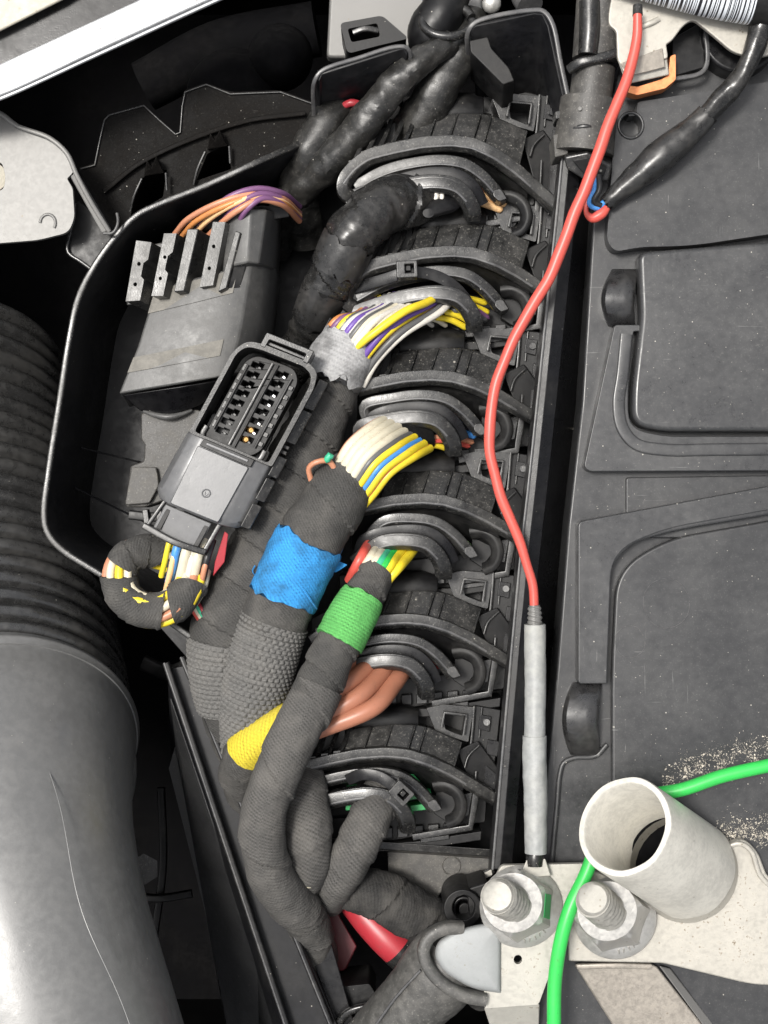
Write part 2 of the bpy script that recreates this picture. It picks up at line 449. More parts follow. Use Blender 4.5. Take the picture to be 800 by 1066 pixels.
# top plate with the round hole and its slot
tp = fillet([(641, 122, 8), (648, 112, 4), (654, 109, 3), (654.5, 121, 2), (663, 120, 2), (664, 106, 3), (1000, 54), (1000, 214), (850, 236, 60), (720, 256, 40), (668, 257, 12), (640, 262, 14), (632, 250, 10)], 5)
prism('top_plate', M['cover'], tp, 0, -22, bat, bev=2.5, holes=[ell(657, 130.5, 11.5, 12.5, 24)])
tube('hole_rim', M['cover'], [(657+12.6*math.cos(a), 130.5+13.4*math.sin(a), 0.5, 1.6) for a in [i*math.pi/12 for i in range(25)]], bat, seg=8, step=3)
# upper frame (channel border) with the raised lid inside
fr_out = fillet([(640, 338, 3), (668, 338, 3), (668, 312, 2), (1000, 300), (1000, 489), (614, 491, 8), (608, 486, 5)], 4)
fr_in = fillet([(660, 345, 2), (669, 345, 2), (676, 320, 2), (996, 306), (996, 454), (690, 454, 30), (655, 445, 34), (654, 410, 22)], 10)
prism('lid_frame', M['lid'], fr_out, -2, -21, bat, bev=2, holes=[fr_in])
groove = fillet([(650, 346, 3), (672, 346, 3), (676, 316, 2), (998, 303), (998, 466), (685, 467, 40), (645, 455, 40), (643, 410, 24)], 10)
sweep('channel_lip', M['lid'], [(x, y, -1.5) for x, y in [(652, 348), (648, 390), (644, 420), (648, 445), (662, 462), (690, 468), (750, 468), (850, 467), (998, 466)]], rrect(13, 5, 2.2), bat)
lid1 = [(665, 262, 10), (1000, 236), (1000, 449), (690, 449, 30), (659, 442, 40), (659, 405, 40), (668, 330, 12)]
prism('lid', M['lid'], fillet(lid1, 8, 8), 6, -21, bat, bev=7, seg=4)
# lid step: a shallow raised field
# finger grips
def grip(cx, cy, w_, l_, lean=0):
    rings = []
    for k in range(15):
        t = k/14; y = cy-l_/2+l_*t
        hh = -20+25*math.sin(math.pi*min(1, max(0, .03+.94*t)))**.75
        bul = 9*math.sin(math.pi*t)
        x0 = cx-w_/2-bul+lean*(t-.5); x1 = cx+w_/2+lean*(t-.5)-bul*.35
        rings.append([(x0, y, -26), (x0+1, y, hh-7), (x0+5, y, hh-1.5), (cx, y, hh), (x1-4, y, hh-.5), (x1, y, hh-4), (x1+.5, y, -26)])
    return hull('finger_grip', M['grip'], rings, bat, bev=0, ang=45)
grip(649, 310, 29, 60, -4)
grip(610, 748, 32, 76, -2)
# lower step between the frames
prism('step_panel', M['cover'], fillet([(652, 497, 3), (1000, 492), (1000, 560), (652, 560)], 2), -15, -24, bat, bev=2)
fo = fillet([(602, 543, 6), (1000, 469), (1000, 850), (974, 850), (974, 500), (690, 551, 60), (637, 575, 60), (632, 712, 2), (602, 712, 4)], 3, 7)
prism('lid_frame', M['lid'], fo, 0, -21, bat, bev=2.5, seg=3)
sweep('channel_lip', M['lid'], [(625, 711, -4), (625, 660, -4), (626, 610, -4), (632, 585, -4), (652, 562, -4), (690, 548, -4), (800, 528, -4), (985, 495, -4)], rrect(15, 6, 2.4), bat)
prism('lid', M['cover'], fillet([(642, 594, 62), (694, 561, 60), (1000, 506), (1000, 1000), (638, 1000, 10), (637, 700)], 30, 10), -9, -21, bat, bev=3, seg=3)
# raised skirt below the lower grip
sweep('skirt_lip', M['cover'], [(574, 905, -19), (580, 840, -19), (583, 806, -19), (587, 794, -19), (598, 789, -19), (620, 787, -19), (632, 775, -18)], rrect(5, 6, 2.2), bat)
for cx_, cy_, r_, w_ in ((694, 628, 24, .55), (656, 668, 15.5, .45)):
    tube('moulding_ring', M['rimgrey'], [(cx_+r_*math.cos(a)+.6*math.sin(3*a), cy_+r_*1.06*math.sin(a)*1.02, -9.1, w_*.75) for a in [i*math.pi/16 for i in range(31)]], bat, seg=6, step=2.5)
# sandy dirt that gathered round the clamp: a thin crust of grains
bm = bmesh.new(); rnd = random.Random(3)
for k in range(6500):
    a = rnd.uniform(-.15*math.pi, 1.25*math.pi); 
    if rnd.random() < .5:
        t = rnd.random(); x = 690+130*t; y = 815-32*math.sin(t*1.9)+rnd.gauss(0, 8)+6*noise.noise(Vector((x*.05, 0, 1)))
    else:
        t = rnd.random(); x = 745+75*t; y = 872+20*t*t-26*t+rnd.gauss(0, 8)
    if noise.noise(Vector((x*.09, y*.09, 3)))+rnd.uniform(-.5, .5) < -.05: continue
    s = min(2.2, rnd.lognormvariate(-.55, .5)); z = -8.6
    c = P(x, y, z)
    vs_ = [bm.verts.new(c+Vector((rnd.uniform(-1, 1), rnd.uniform(-1, 1), q))*s*U) for q in (0, .1, .2, 1.)]
    for f in ((0, 1, 2), (0, 1, 3), (1, 2, 3), (0, 2, 3)): bm.faces.new([vs_[i] for i in f])
o = link('sand_grains', bm, m_plastic('sand', (.50, .46, .39), .9, .1, speck=0), None, ang=0); kind(o, 'stuff')

# ================================================================== FUSE AND CONNECTOR BOX (the tray everything plugs into)
tray = thing('connector_tray', 'black open plastic tray holding the row of lever connectors', 'tray', (330, 500, -260))
FL = -235
prism('tray_floor', M['tray'], [(100, 260), (300, 160), (590, 110), (560, 480), (520, 900), (330, 880), (200, 690), (85, 560)], FL, FL-12, tray, bev=0)
# left rim and its sloping wall
rimL = [(330, 142), (296, 157), (270, 168), (215, 193), (165, 213), (143, 224), (122, 245), (98, 278), (82, 310), (73, 350), (62, 420), (51, 490), (46, 535), (49, 553), (62, 570), (105, 598), (150, 628), (200, 664)]
R = cr([(x, y, -120 if i == 0 else -78 if i == 1 else -60) for i, (x, y) in enumerate(rimL)], 7)
top_ = [(s[0], s[1], s[2]) for s in R]; 
def inward(s, h):
    p = P(s[0], s[1], -60); c = P(330, 470, -60); d = (c-p).normalized()
    q = p+d*10*U
    k = (D-h)/D*U
    return (q.x/k+CX, CY-q.y/k, h)
bot_ = [inward(s, FL) for s in R]
hull('tray_wall', M['tray'], [top_, bot_], tray, closed=False, solid=4, bev=.8)
sweep('tray_rim', M['lipgrey'], [(s[0], s[1], s[2]+2) for s in R], rrect(6.5, 5, 1.8), tray, step=7)
# faint seams moulded across the inner floor
for a, b in (((68, 462), (190, 492)), ((62, 500), (185, 560))):
    sweep('mould_seam', M['tray'], [(a[0], a[1], -150), ((a[0]+b[0])/2, (a[1]+b[1])/2, -190), (b[0], b[1], FL+2)], rrect(2, 3, .8), tray, step=15)
# right wall: a rim, a sloping face and an outer ledge
rimR = [(590, 105), (581, 200), (566, 345), (551, 490), (541, 580), (528, 720), (512, 905)]
RR = cr([(x, y, -6) for x, y in rimR], 20)
prof = []
for s in RR:
    p = P(s[0], s[1], -6); t = 1
    wpx = 34
    prof.append([(s[0]-1, s[1], -12), (s[0]+1, s[1], -6), (s[0]+9, s[1], -5), (s[0]+21, s[1], -12), (s[0]+24, s[1], -26), (s[0]+44, s[1], -80), (s[0]+44, s[1], -240), (s[0]+2, s[1], -240), (s[0]-4, s[1], -90)])
hull('tray_side_wall', M['blackgloss'], prof, tray, bev=.8, ang=30)
sweep('side_wall_rim', M['rimgrey'], [(s[0]+1, s[1], -5.5) for s in RR], rrect(3, 3.6, 1.), tray, step=20)
for a in ((571, 300, 590, 303), (562, 400, 580, 403), (553, 452, 575, 455)):
    sweep('mould_seam', M['blackgloss'], [(a[0]-4, a[1]+2, -5.5), (a[2]-8, a[3], -9)], rrect(1.2, 1.6, .5), tray)
# back panels standing up at the top
pb = lambda h: 0
hull('back_panel', M['tray'], [[(329, 82, -40), (333, 74, -38), (415, 48, -38), (421, 47, -38), (426, 54, -40)], [(330, 168, -225), (332, 166, -225), (405, 150, -225), (410, 149, -225), (415, 150, -225)]], tray, closed=False, solid=5, bev=1)
sweep('panel_rim', M['rimgrey'], [(327, 120, -90), (328, 84, -40), (335, 74, -37), (375, 60, -37), (412, 49, -37), (424, 50, -38), (428, 72, -60)], rrect(4.5, 4, 1.4), tray)
hull('back_panel', M['tray'], [[(489, 30, -42), (494, 24, -38), (556, 11, -38), (566, 12, -38), (574, 25, -40), (592, 108, -40)], [(500, 150, -225), (505, 150, -225), (545, 150, -225), (555, 150, -225), (560, 155, -225), (565, 165, -225)]], tray, closed=False, solid=5, bev=1)
sweep('panel_rim', M['rimgrey'], [(488, 62, -80), (488, 32, -40), (496, 23, -37), (552, 11, -37), (566, 12, -37), (575, 24, -37), (584, 66, -38), (594, 112, -40)], rrect(5, 4, 1.4), tray)
prism('latch_block', M['black'], fillet([(489, 42), (508, 38), (512, 50), (530, 70), (536, 84), (524, 88), (490, 54)], 2), -45, -110, tray, bev=1.5, skew=(4, 10))
# ledge and base plate under the last connector
hull('base_ledge', M['conn'], [[(335, 872, -110), (512, 884, -110), (512, 892, -112), (335, 880, -112)], [(335, 876, -190), (512, 888, -190), (512, 898, -190), (335, 886, -190)]], tray, bev=1)
prism('end_plate', M['dusty'], fillet([(404, 884, 4), (512, 894, 3), (508, 960, 10), (470, 985, 6), (430, 945, 20), (405, 930, 14)], 4), -140, -170, tray, bev=2, holes=[ell(464, 935, 7.5, 8)])
for r_ in (9.5,):
    tube('moulding_ring', M['dusty'], [(470+r_*math.cos(a), 901+r_*math.sin(a), -139.6, .8) for a in [i*math.pi/10 for i in range(21)]], tray, seg=6)
hull('window_frame', M['black'], [[(482, 917, -120), (512, 902, -120), (516, 908, -120), (490, 930, -120), (482, 936, -120)], [(482, 917, -150), (512, 902, -150), (516, 908, -150), (490, 930, -150), (482, 936, -150)]], tray, bev=1.5)
prism('window_insert', M['zinc'], fillet([(491, 916), (512, 905), (513, 911), (491, 922)], 1.5), -117, -124, tray, bev=1)

b_ = thing('mounting_bushing', 'small round black bushing eyelet beside the battery clamp', 'bushing', (480, 946, -130))
bm_ = ell(482, 944, 20, 20, 32)
prism('collar', M['black'], [(482+20*math.cos(a)*(1+.0), 946+20*math.sin(a)) for a in [2*math.pi*i/32 for i in range(32)]], -60, -130, b_, bev=3, seg=3, holes=[ell(483, 945, 11.5, 12.5, 28)])
prism('mounting_ear', M['black'], fillet([(486, 925), (508, 918), (512, 962), (490, 968)], 5), -70, -130, b_, bev=2.5)
tube('sleeve', M['blackgloss'], [(483+10.5*math.cos(a), 946+11.5*math.sin(a), -74, 2.2) for a in [i*math.pi/12 for i in range(25)]], b_, seg=8)
prism('core', M['black'], ell(484, 947, 6.5, 7, 18), -84, -130, b_, bev=1.5)
# ================================================================== LEVER CONNECTORS
LIP = [(-112, 40), (-100, 24), (-84, 14), (-60, 8), (-30, 2), (0, 0), (22, 2), (45, 9), (68, 20), (90, 33), (118, 50)]
BACK = [(-112, -4), (-84, -16), (-60, -24), (-30, -31), (0, -35), (28, -35), (55, -30), (75, -20), (95, -5), (118, 20)]
POS = ['topmost, half under a black taped cable', 'second from the top, with yellow and violet wires', 'third from the top, with cream and blue wires',
       'fourth from the top, with a green banded cable', 'fifth from the top, with thick brown wires', 'lowest in the row, with green inner clips']
def connector(i, rx, ry, left=-1., drop=1., sc=1., wires=(), tie=False, collar_mat='conn', inset=0):
    t = thing('lever_connector', 'dusty black lever connector, '+POS[i], 'connector', (rx+20, ry+20, -225), 'lever connectors in the tray')
    def lipv(u): v = lerp_at(LIP, u/sc); return (v*drop if u > 0 else v)*sc
    def backv(u): v = lerp_at(BACK, u/sc); return (v*drop if (u > 50 and v > 0) else v)*sc
    T = lambda u, v, h: (rx+u, ry+v, h)
    L0 = max(-112, left)*sc
    # header socket the plug sits in
    prism('socket', M['black'], fillet([T(-70, -46, 0)[:2], T(70, -54, 0)[:2], T(112, -44, 0)[:2], T(104, 74, 0)[:2], T(30, 82, 0)[:2], T(-60, 84, 0)[:2]], 4), -140, -225, t, bev=2)
    # stepped housing right of the cover
    prism('housing', M['conn'], fillet([T(42, -46, 0)[:2], T(60, -50, 0)[:2], T(92, -47, 0)[:2], T(86, -10, 0)[:2], T(52, -20, 0)[:2]], 2), -104, -170, t, bev=1.5,
          holes=[fillet([T(60, -40, 0)[:2], T(84, -38, 0)[:2], T(80, -17, 0)[:2], T(62, -24, 0)[:2]], 2)])
    sweep('latch_frame', M['conn'], [T(58, -26, -98), T(61, -41, -98), T(84, -39, -98), T(81, -18, -98)], rrect(3, 3, .8), t, sharp=True)
    prism('side_block', M['black'], [T(92, -49, 0)[:2], T(120, -44, 0)[:2], T(112, 28, 0)[:2], T(84, 10, 0)[:2]], -110, -200, t, bev=1.5)
    sweep('side_rib', M['conn'], [T(92, -48, -106), T(90, -22, -106), T(88, -4, -106)], rrect(3, 4, 1), t)
    sweep('side_rib', M['conn'], [T(100, -47, -108), T(97, -15, -108)], rrect(2, 3, .8), t)
    for u, v in ((104, -30), (112, -4)):
        prism('recess_panel', M['blackgloss'], fillet([T(u-6, v-9, 0)[:2], T(u+6, v-7, 0)[:2], T(u+4, v+9, 0)[:2], T(u-8, v+6, 0)[:2]], 1), -106, -113, t, bev=1)
    tube('pin', M['conn'], [T(105, -30, -112), T(105, -30, -100)] and [(*T(105, -31, -112), 4), (*T(105, -31, -101), 3.4)], t, seg=12, step=4)
    # cover: flat angular panels that fall from the lip to the back, stepped against each other
    u1 = 70*sc
    cuts = [c_*sc for c_ in (-46, -24, -2, 22, 33, 70)]
    cuts = [c_ for c_ in cuts if c_ >= L0+4]
    hb = lambda u: max(0, u-40)*.16
    for q_, (ua, ub) in enumerate(zip(cuts, cuts[1:])):
        st = (0, 1.6, 0, 2.2, .6)[q_ % 5]
        la, lb = lipv(ua+.7), lipv(ub-.7); ka, kb = backv(ua+9)+6, backv(ub+9)+6
        top4 = [T(ua+.7, la-1, -73-st-hb(ua)), T(ub-.7, lb-1, -73-st-hb(ub)), T(ub+8, kb, -90-st-hb(ub)), T(ua+9.4, ka, -90-st-hb(ua))]
        hull('cover_panel', M['panel'], [top4, [(p_[0]+(0 if z_ < 2 else 1.5), p_[1]-(0 if z_ < 2 else 2), -145) for z_, p_ in enumerate(top4)]], t, bev=1)
        sweep('cover_rib', M['lipgrey'], [T(ub-.4, lb-2, -71-hb(ub)), T(ub+8.4, kb+1, -88.5-hb(ub))], rrect(1.8, 3, .6), t, sharp=True)
    # darker hump of the plug behind the panels
    hump = lambda u, r_: [T(u, backv(0)*sc+3+r_*.9*math.cos(a_), -112+r_*math.sin(a_)) for a_ in [math.pi*j_/8 for j_ in range(9)]]
    if L0 < -60: hull('plug_hump', M['black'], [hump(-34*sc, 16), hump(-20*sc, 20), hump(16*sc, 21), hump(34*sc, 15)], t, bev=.8)
    # open fins on the left
    u = -50*sc
    prism('fin_bed', M['black'], [T(max(L0, -108*sc), 26*sc, 0)[:2], T(-42*sc, 0, 0)[:2], T(-42*sc, -28*sc, 0)[:2], T(max(L0, -100*sc), 0, 0)[:2]], -100, -140, t, bev=1)
    while u > max(L0, -104*sc):
        sweep('fin', M['conn'], [T(u, lipv(u)-2, -72), T(u+7, lipv(u)*.5+backv(u)*.5, -84), T(u+13, backv(u+14)+4, -100)], rrect(4.5, 9, 1), t, sharp=True)
        prism('fin_stop', M['conn'], fillet([T(u-5, lipv(u)-7, 0)[:2], T(u+3, lipv(u)-8, 0)[:2], T(u+3, lipv(u), 0)[:2], T(u-5, lipv(u)+1, 0)[:2]], 1), -67, -80, t, bev=1)
        u -= 13*sc
    # lip along the mouth of the cover
    lp = [(uu, lipv(uu)) for uu in [L0+(118*sc-L0)*k/26 for k in range(27)]]
    pts = [T(uu, v, -70-(max(0, uu-40)*.20)) for uu, v in lp]
    if left <= -112: pts = [T(L0+10, lipv(L0)+22, -78), T(L0-1, lipv(L0)+12, -72)]+pts
    sweep('lip', M['lipgrey'], pts, fillet([(-6, -10), (9, -10), (10, -2), (6, 5), (-6, 5.5)], 1.4, 3), t, ang=30, taper=lambda q: 1.0 if q < .75 else 1-(q-.75)*.8)
    sweep('lip_edge', M['rimgrey'], [(p[0], p[1]+4.2, p[2]+4.6) for p in pts[2:-4]], rrect(2.4, 1.8, .6), t)  # pale strip paints the bright highlight along the lip
    for k in range(4): prism('lip_mark', M['rimgrey'], [T(4+k*4, lipv(4+k*4)+2, 0)[:2], T(6+k*4, lipv(6+k*4)+2, 0)[:2], T(6.5+k*4, lipv(4+k*4)+4.5, 0)[:2], T(4.5+k*4, lipv(4+k*4)+4.5, 0)[:2]], -65.2, -68, t, bev=0)
    # lever arm running down to the right
    hull('lever_arm', M['black'], [[T(74, -2, -98), T(96, -12, -100), T(124, 26, -104), T(120, 62*drop, -104), T(92, 44*drop, -100)], [T(74, -2, -120), T(96, -12, -120), T(124, 26, -125), T(120, 62*drop, -125), T(92, 44*drop, -120)]], t, bev=1.5)
    sweep('arm_rib', M['conn'], [T(82, 16, -94), T(86, 4, -95), T(97, -7, -97)], rrect(2, 3, .8), t)
    sweep('arm_rib', M['conn'], [T(92, 40*drop, -94), T(94, 20, -96)], rrect(2.4, 3, .8), t)
    prism('arm_recess', M['blackgloss'], fillet([T(104, 14, 0)[:2], T(116, 24, 0)[:2], T(113, 42*drop, 0)[:2], T(102, 34*drop, 0)[:2]], 1), -99, -106, t, bev=1)
    # inner vault under the lip
    us2 = [(-100 if left <= -112 else max(left, -100))*sc+((80-(-100 if left <= -112 else max(left, -100)))*sc)*k/16 for k in range(17)]
    hull('inner_vault', M['black'], [[T(u, lipv(u)+3, -80) for u in us2], [T(u, lipv(u)+16, -92) for u in us2], [T(u, lipv(u)+40, -132) for u in us2]], t, closed=False, solid=2, bev=.5)
    # collars that guide the wires
    o1 = [T(L0+12, 48, -82), T(-70*sc, 32, -78), T(-40*sc, 24, -74), T(-10, 21, -72), T(14, 25, -72), T(32, 37, -74), T(44, 50, -78), T(50, 58, -84)]
    o1 = [p for p in o1 if p[0]-rx >= L0+8]
    sweep('collar', M['lipgrey'], o1, fillet([(-6, -9), (7.5, -9), (8, 0), (4, 5), (-6, 5)], 1.3, 3), t, ang=30)
    sweep('collar_edge', M['rimgrey'], [(p[0], p[1]+3, p[2]+4.8) for p in o1[:-1]], rrect(2, 1.6, .5), t)  # pale edge strips paint the highlights on both collars
    prism('collar_tip', M['conn'], fillet([T(44, 50, 0)[:2], T(52, 49, 0)[:2], T(59, 60, 0)[:2], T(50, 63, 0)[:2], T(43, 57, 0)[:2]], 2.5), -73, -100, t, bev=2)
    o2 = [T(L0+4, 66, -78), T(-74*sc, 54, -72), T(-44*sc, 46, -66), T(-16, 43, -62), T(4, 47, -62), T(16, 58, -64), T(23, 72, -70), T(23, 80, -78)]
    o2 = [p for p in o2 if p[0]-rx >= L0+2]
    sweep('collar', M['conn'], o2, fillet([(-8, -10), (10, -10), (10.5, 0), (6, 6.5), (-7.5, 5.5)], 1.5, 3), t, ang=30)
    sweep('collar_edge', M['rimgrey'], [(p[0], p[1]+5, p[2]+5.8) for p in o2[:-2]], rrect(2.2, 1.6, .5), t)
    sweep('collar_edge', M['lipgrey'], [(p[0], p[1]-5.5, p[2]+5.4) for p in o2[:-2]], rrect(2, 1.6, .5), t)
    o3 = [T(L0+8, 57, -78), T(-60*sc, 42, -71), T(-20, 33, -68), T(8, 36, -67), T(24, 49, -69), T(33, 66, -76)]
    o3 = [p for p in o3 if p[0]-rx >= L0+2]
    if not tie:
        sweep('strap', M['blackgloss'], o3, fillet([(-6, -4), (6, -4), (6.2, 1.5), (-6, 2)], .8, 2), t)
    # hinge disc and the terminal field under the mouth
    hv = 44*drop
    sweep('hinge', M['black'], [T(50, hv-8, -98), T(62, hv-9, -94), T(74, hv-2, -92), T(79, hv+12, -93), T(74, hv+25, -97), T(64, hv+30, -102)], fillet([(-6, -12), (7, -12), (7, -1), (0, 4), (-6, 3)], 2, 3), t)
    prism('hinge_plate', M['black'], [T(52, hv-6, 0)[:2], T(70, hv-4, 0)[:2], T(74, hv+12, 0)[:2], T(62, hv+28, 0)[:2], T(50, hv+20, 0)[:2]], -108, -124, t, bev=1)
    prism('terminal_field', M['black'], fillet([T(-60, 70, 0)[:2], T(20, 60, 0)[:2], T(72, 56, 0)[:2], T(74, 78, 0)[:2], T(10, 92, 0)[:2], T(-55, 96, 0)[:2]], 2), -124, -150, t, bev=1)
    for k in range(7):
        u = -36+k*16
        prism('terminal_cell', M['conn'] if k % 2 else M['blackgloss'], [T(u, 82-k*1.2, 0)[:2], T(u+11, 81-k*1.2, 0)[:2], T(u+11, 92-k*1.2, 0)[:2], T(u, 93-k*1.2, 0)[:2]], -116, -126, t, bev=1)
    sweep('lower_bracket', M['conn'], [T(28, 88, -110), T(88, 78, -108), T(94, 40, -106)], rrect(7, 7, 1), t, sharp=True)
    prism('bracket_step', M['conn'], fillet([T(80, 44, 0)[:2], T(90, 42, 0)[:2], T(86, 66, 0)[:2], T(76, 68, 0)[:2]], 1), -108, -130, t, bev=1)
    prism('lower_ledge', M['black'], [T(-55, 97, 0)[:2], T(30, 93, 0)[:2], T(100, 82, 0)[:2], T(99, 92, 0)[:2], T(30, 102, 0)[:2], T(-55, 106, 0)[:2]], -114, -160, t, bev=1.2)
    prism('ledge_step', M['conn'], [T(36, 90, 0)[:2], T(66, 86, 0)[:2], T(66, 91, 0)[:2], T(36, 95, 0)[:2]], -111, -118, t, bev=1)
    for q, (pts_, r_, cm) in enumerate(wires):
        pp = [(*T(*p), r_) for p in pts_]
        tube('wire', M['w_'+cm], pp, t, seg=10, step=3, roundend=2)
    return t, T, lipv
# wires between the terminals and the collar: (points, radius, colour)
def fan(rows): return [([(u0, v0, -104), ((u0+u1)/2+b, (v0+v1)/2-3, -92), (u1, v1, -84)], r, c) for (u0, v0, u1, v1, r, c, b) in rows]
W1 = fan([(58, 66, 8, 53, 4.2, 'peach', 0), (54, 72, 2, 60, 4.2, 'peach', 0), (60, 60, 20, 50, 3, 'brown', 0), (44, 52, 34, 48, 2.2, 'w' and 'orange', 0), (50, 51, 40, 52, 2.2, 'lime', 0)])
W2 = fan([(36, 54, -4, 50, 3.2, 'yellow', 0), (38, 64, 2, 55, 3.2, 'yellow', 0), (36, 72, -2, 60, 3.2, 'grey', 0), (24, 78, -10, 62, 3.4, 'yellow', 0), (15, 80, -20, 68, 3.4, 'yellow', 0), (38, 70, 6, 54, 2.6, 'violet', 0), (-6, 78, -30, 70, 2.8, 'cream', 0), (-20, 78, -40, 72, 2.6, 'white', 0)])
W3 = fan([(44, 50, 6, 44, 2.8, 'blue', 0), (46, 64, 4, 56, 3.4, 'blue', 0), (44, 70, -2, 64, 3, 'w' and 'salmon', 0), (40, 74, -4, 68, 2.8, 'red', 0), (20, 78, -10, 74, 3.2, 'yellow', 0), (46, 58, 10, 50, 2.4, 'black', 0)])
W4 = fan([(28, 52, 10, 44, 3.2, 'orange', 0), (42, 54, 32, 46, 3.2, 'lime', 0), (50, 52, 40, 46, 3, 'lime', 0), (20, 56, 6, 48, 2.6, 'cream', 0)])
W5 = fan([(44, 50, 8, 46, 3, 'red', 0), (40, 46, -2, 50, 2.6, 'cream', 0), (42, 52, 14, 52, 2.2, 'crimson', 0)])
REF = [(470, 147), (472, 262), (450, 391), (440, 519), (422, 644), (402, 783)]
cons = []
cons.append(connector(0, *REF[0], left=-112, drop=1.5, wires=W1))
cons.append(connector(1, *REF[1], left=-112, drop=1.12, wires=W2, tie=True))
cons.append(connector(2, *REF[2], left=-78, drop=1.0, wires=W3))
cons.append(connector(3, *REF[3], left=-74, drop=1.0, wires=W4))
cons.append(connector(4, *REF[4], left=-98, drop=1.0, wires=W5))
cons.append(connector(5, *REF[5], left=-106, drop=1.0, wires=(), tie=True))
# green secondary locks of the lowest connector
c6 = cons[5][0]
for pts in ([(360, 822), (372, 820), (372, 842), (360, 844)], ):
    prism('green_clip', M['w_clip'], fillet(pts, 1.5), -96, -120, c6, bev=1, holes=[fillet([(363, 826), (368, 825), (368, 838), (363, 839)], 1)])
prism('green_clip', M['w_clip'], fillet([(408, 834), (449, 824), (450, 842), (420, 846), (408, 842)], 1.5), -92, -120, c6, bev=1, holes=[fillet([(416, 835), (442, 830), (442, 837), (418, 840)], 1)])
prism('green_clip', M['w_clip'], fillet([(426, 806), (431, 806), (438, 815), (436, 818), (430, 817)], 1), -96, -110, c6, bev=.8)
# cable ties
def cable_tie(label, pts, head, ang):
    t = thing('cable_tie', label, 'cable tie', (head[0], head[1], -80))
    sweep('strap', M['blackgloss'], pts, fillet([(-6, -2), (6, -2), (6, 1.5), (-6, 1.8)], .8, 2), t)
    c, s = math.cos(ang), math.sin(ang)
    q = lambda a, b: (head[0]+a*c-b*s, head[1]+a*s+b*c)
    prism('head', M['conn'], fillet([q(-11, -9), q(11, -9), q(11, 9), q(-11, 9)], 2), head[2]+12, head[2]-8, t, bev=2, holes=[[q(-2, -5), q(7, -5), q(7, 4), q(-2, 4)]])
    prism('pawl', M['black'], [q(-2, -4), q(4, -4), q(4, 2), q(-2, 2)], head[2]+6, head[2]-6, t, bev=.8)
    return t
cable_tie('black cable tie with its head up, over yellow and violet wires', [(368, 300, -74), (400, 291, -62), (424, 284, -56), (450, 286, -58), (470, 296, -60), (485, 312, -66), (492, 328, -74)], (424, 280, -52), -.05)
cable_tie('black cable tie on the lowest connector beside the green clips', [(362, 812, -66), (378, 806, -58), (396, 809, -55), (412, 820, -54), (424, 832, -60)], (418, 826, -52), .75)
# ================================================================== WIRING HARNESSES
def band(name, mat, path, t0, t1, dr, parent, ragged=3, seg=40, wob=.8, mod=None):
    return tube(name, mat, path, parent, seg=seg, step=3, t0=t0, t1=t1, dr=dr, ragged=ragged, wob=wob, mod=mod)
def wires(parent, specs, r=4.):
    for pts, col, rr in specs:
        tube('wire', M['w_'+col], [(*p, rr) for p in pts], parent, seg=10, step=4)

# --- cable of the topmost connector: smooth black tape
h = thing('taped_cable', 'fat black cable in shiny creased tape leaving the topmost connector', 'cable', (350, 260, -200))
pth = [(474, 196, -112, 22), (444, 206, -96, 26), (404, 214, -66, 29), (372, 238, -52, 28), (350, 280, -62, 26), (332, 318, -84, 23), (318, 352, -130, 20), (300, 400, -190, 20)]
tube('sleeve', M['pvc'], pth, h, seg=48, step=1.8, mod=wrap(64, 2.6), wob=2.6)
band('tape_patch', M['shrink_black'], pth, .40, .50, 1.5, h, 5)
band('tape_patch', M['shrink_black'], pth, .56, .67, 1.0, h, 5)
for k, (dx, r_) in enumerate(((0, 3.2), (6, 2.6))):
    tube('silver_foil', M['w_white'], [(446+dx, 192, -76, r_), (454+dx, 200, -68, r_), (453+dx, 213, -70, r_)], h, seg=10)
hull('seal_cone', M['blackgloss'], [[(462+18*math.cos(a)*1.0, 212+11*math.sin(a), -72) for a in [2*math.pi*i/18 for i in range(18)]], [(446+6*math.cos(a), 222+5*math.sin(a), -56) for a in [2*math.pi*i/18 for i in range(18)]]], h, bev=1)

# --- cables running away at the top
h = thing('sheathed_cable', 'dark dusty sheathed cable, longer of the pair between the upright panels', 'cable', (400, 120, -200))
tube('sleeve', M['dusty_pvc'], [(470, 44, -70, 13), (440, 62, -62, 15), (408, 92, -66, 17), (378, 130, -80, 18), (340, 172, -104, 18), (305, 205, -140, 18), (285, 260, -200, 18)], h, seg=28, step=2.5, mod=wrap(47, .9), wob=2.4)
h = thing('sheathed_cable', 'dark dusty sheathed cable, shorter and straighter, under the right upright panel', 'cable', (450, 90, -200))
tube('sleeve', M['dusty_pvc'], [(490, 20, -110, 20), (478, 55, -90, 21), (455, 95, -92, 22), (432, 135, -112, 23), (410, 175, -150, 23)], h, seg=28, step=2.5, mod=wrap(52, .9), wob=2.4)
h = thing('sheathed_cable', 'dark taped cable with a red wire at its end, left of the upright panel', 'cable', (340, 150, -220))
tube('sleeve', M['dusty_pvc'], [(362, 112, -110, 12), (344, 124, -104, 19), (325, 155, -110, 21), (312, 195, -140, 21), (318, 250, -190, 20)], h, seg=28, step=2.5, mod=wrap(41, .9), wob=2.2)
tube('wire', M['w_crimson'], [(356, 112, -98, 4), (366, 107, -92, 4), (380, 112, -100, 4), (392, 130, -130, 4)], h, seg=10)
h = thing('cable_grommet', 'black rubber grommet where two cables enter at the top', 'grommet', (460, 30, -140))
tube('boot', M['black'], [(452, 60, -100, 22), (450, 36, -86, 26), (462, 10, -80, 24), (470, -20, -90, 24)], h, seg=28, wob=1.5)
tube('ring', M['conn'], [(466+26*math.cos(a), 22+16*math.sin(a), -64+10*math.sin(a), 5) for a in [i*math.pi/12 for i in range(24)]], h, seg=8)

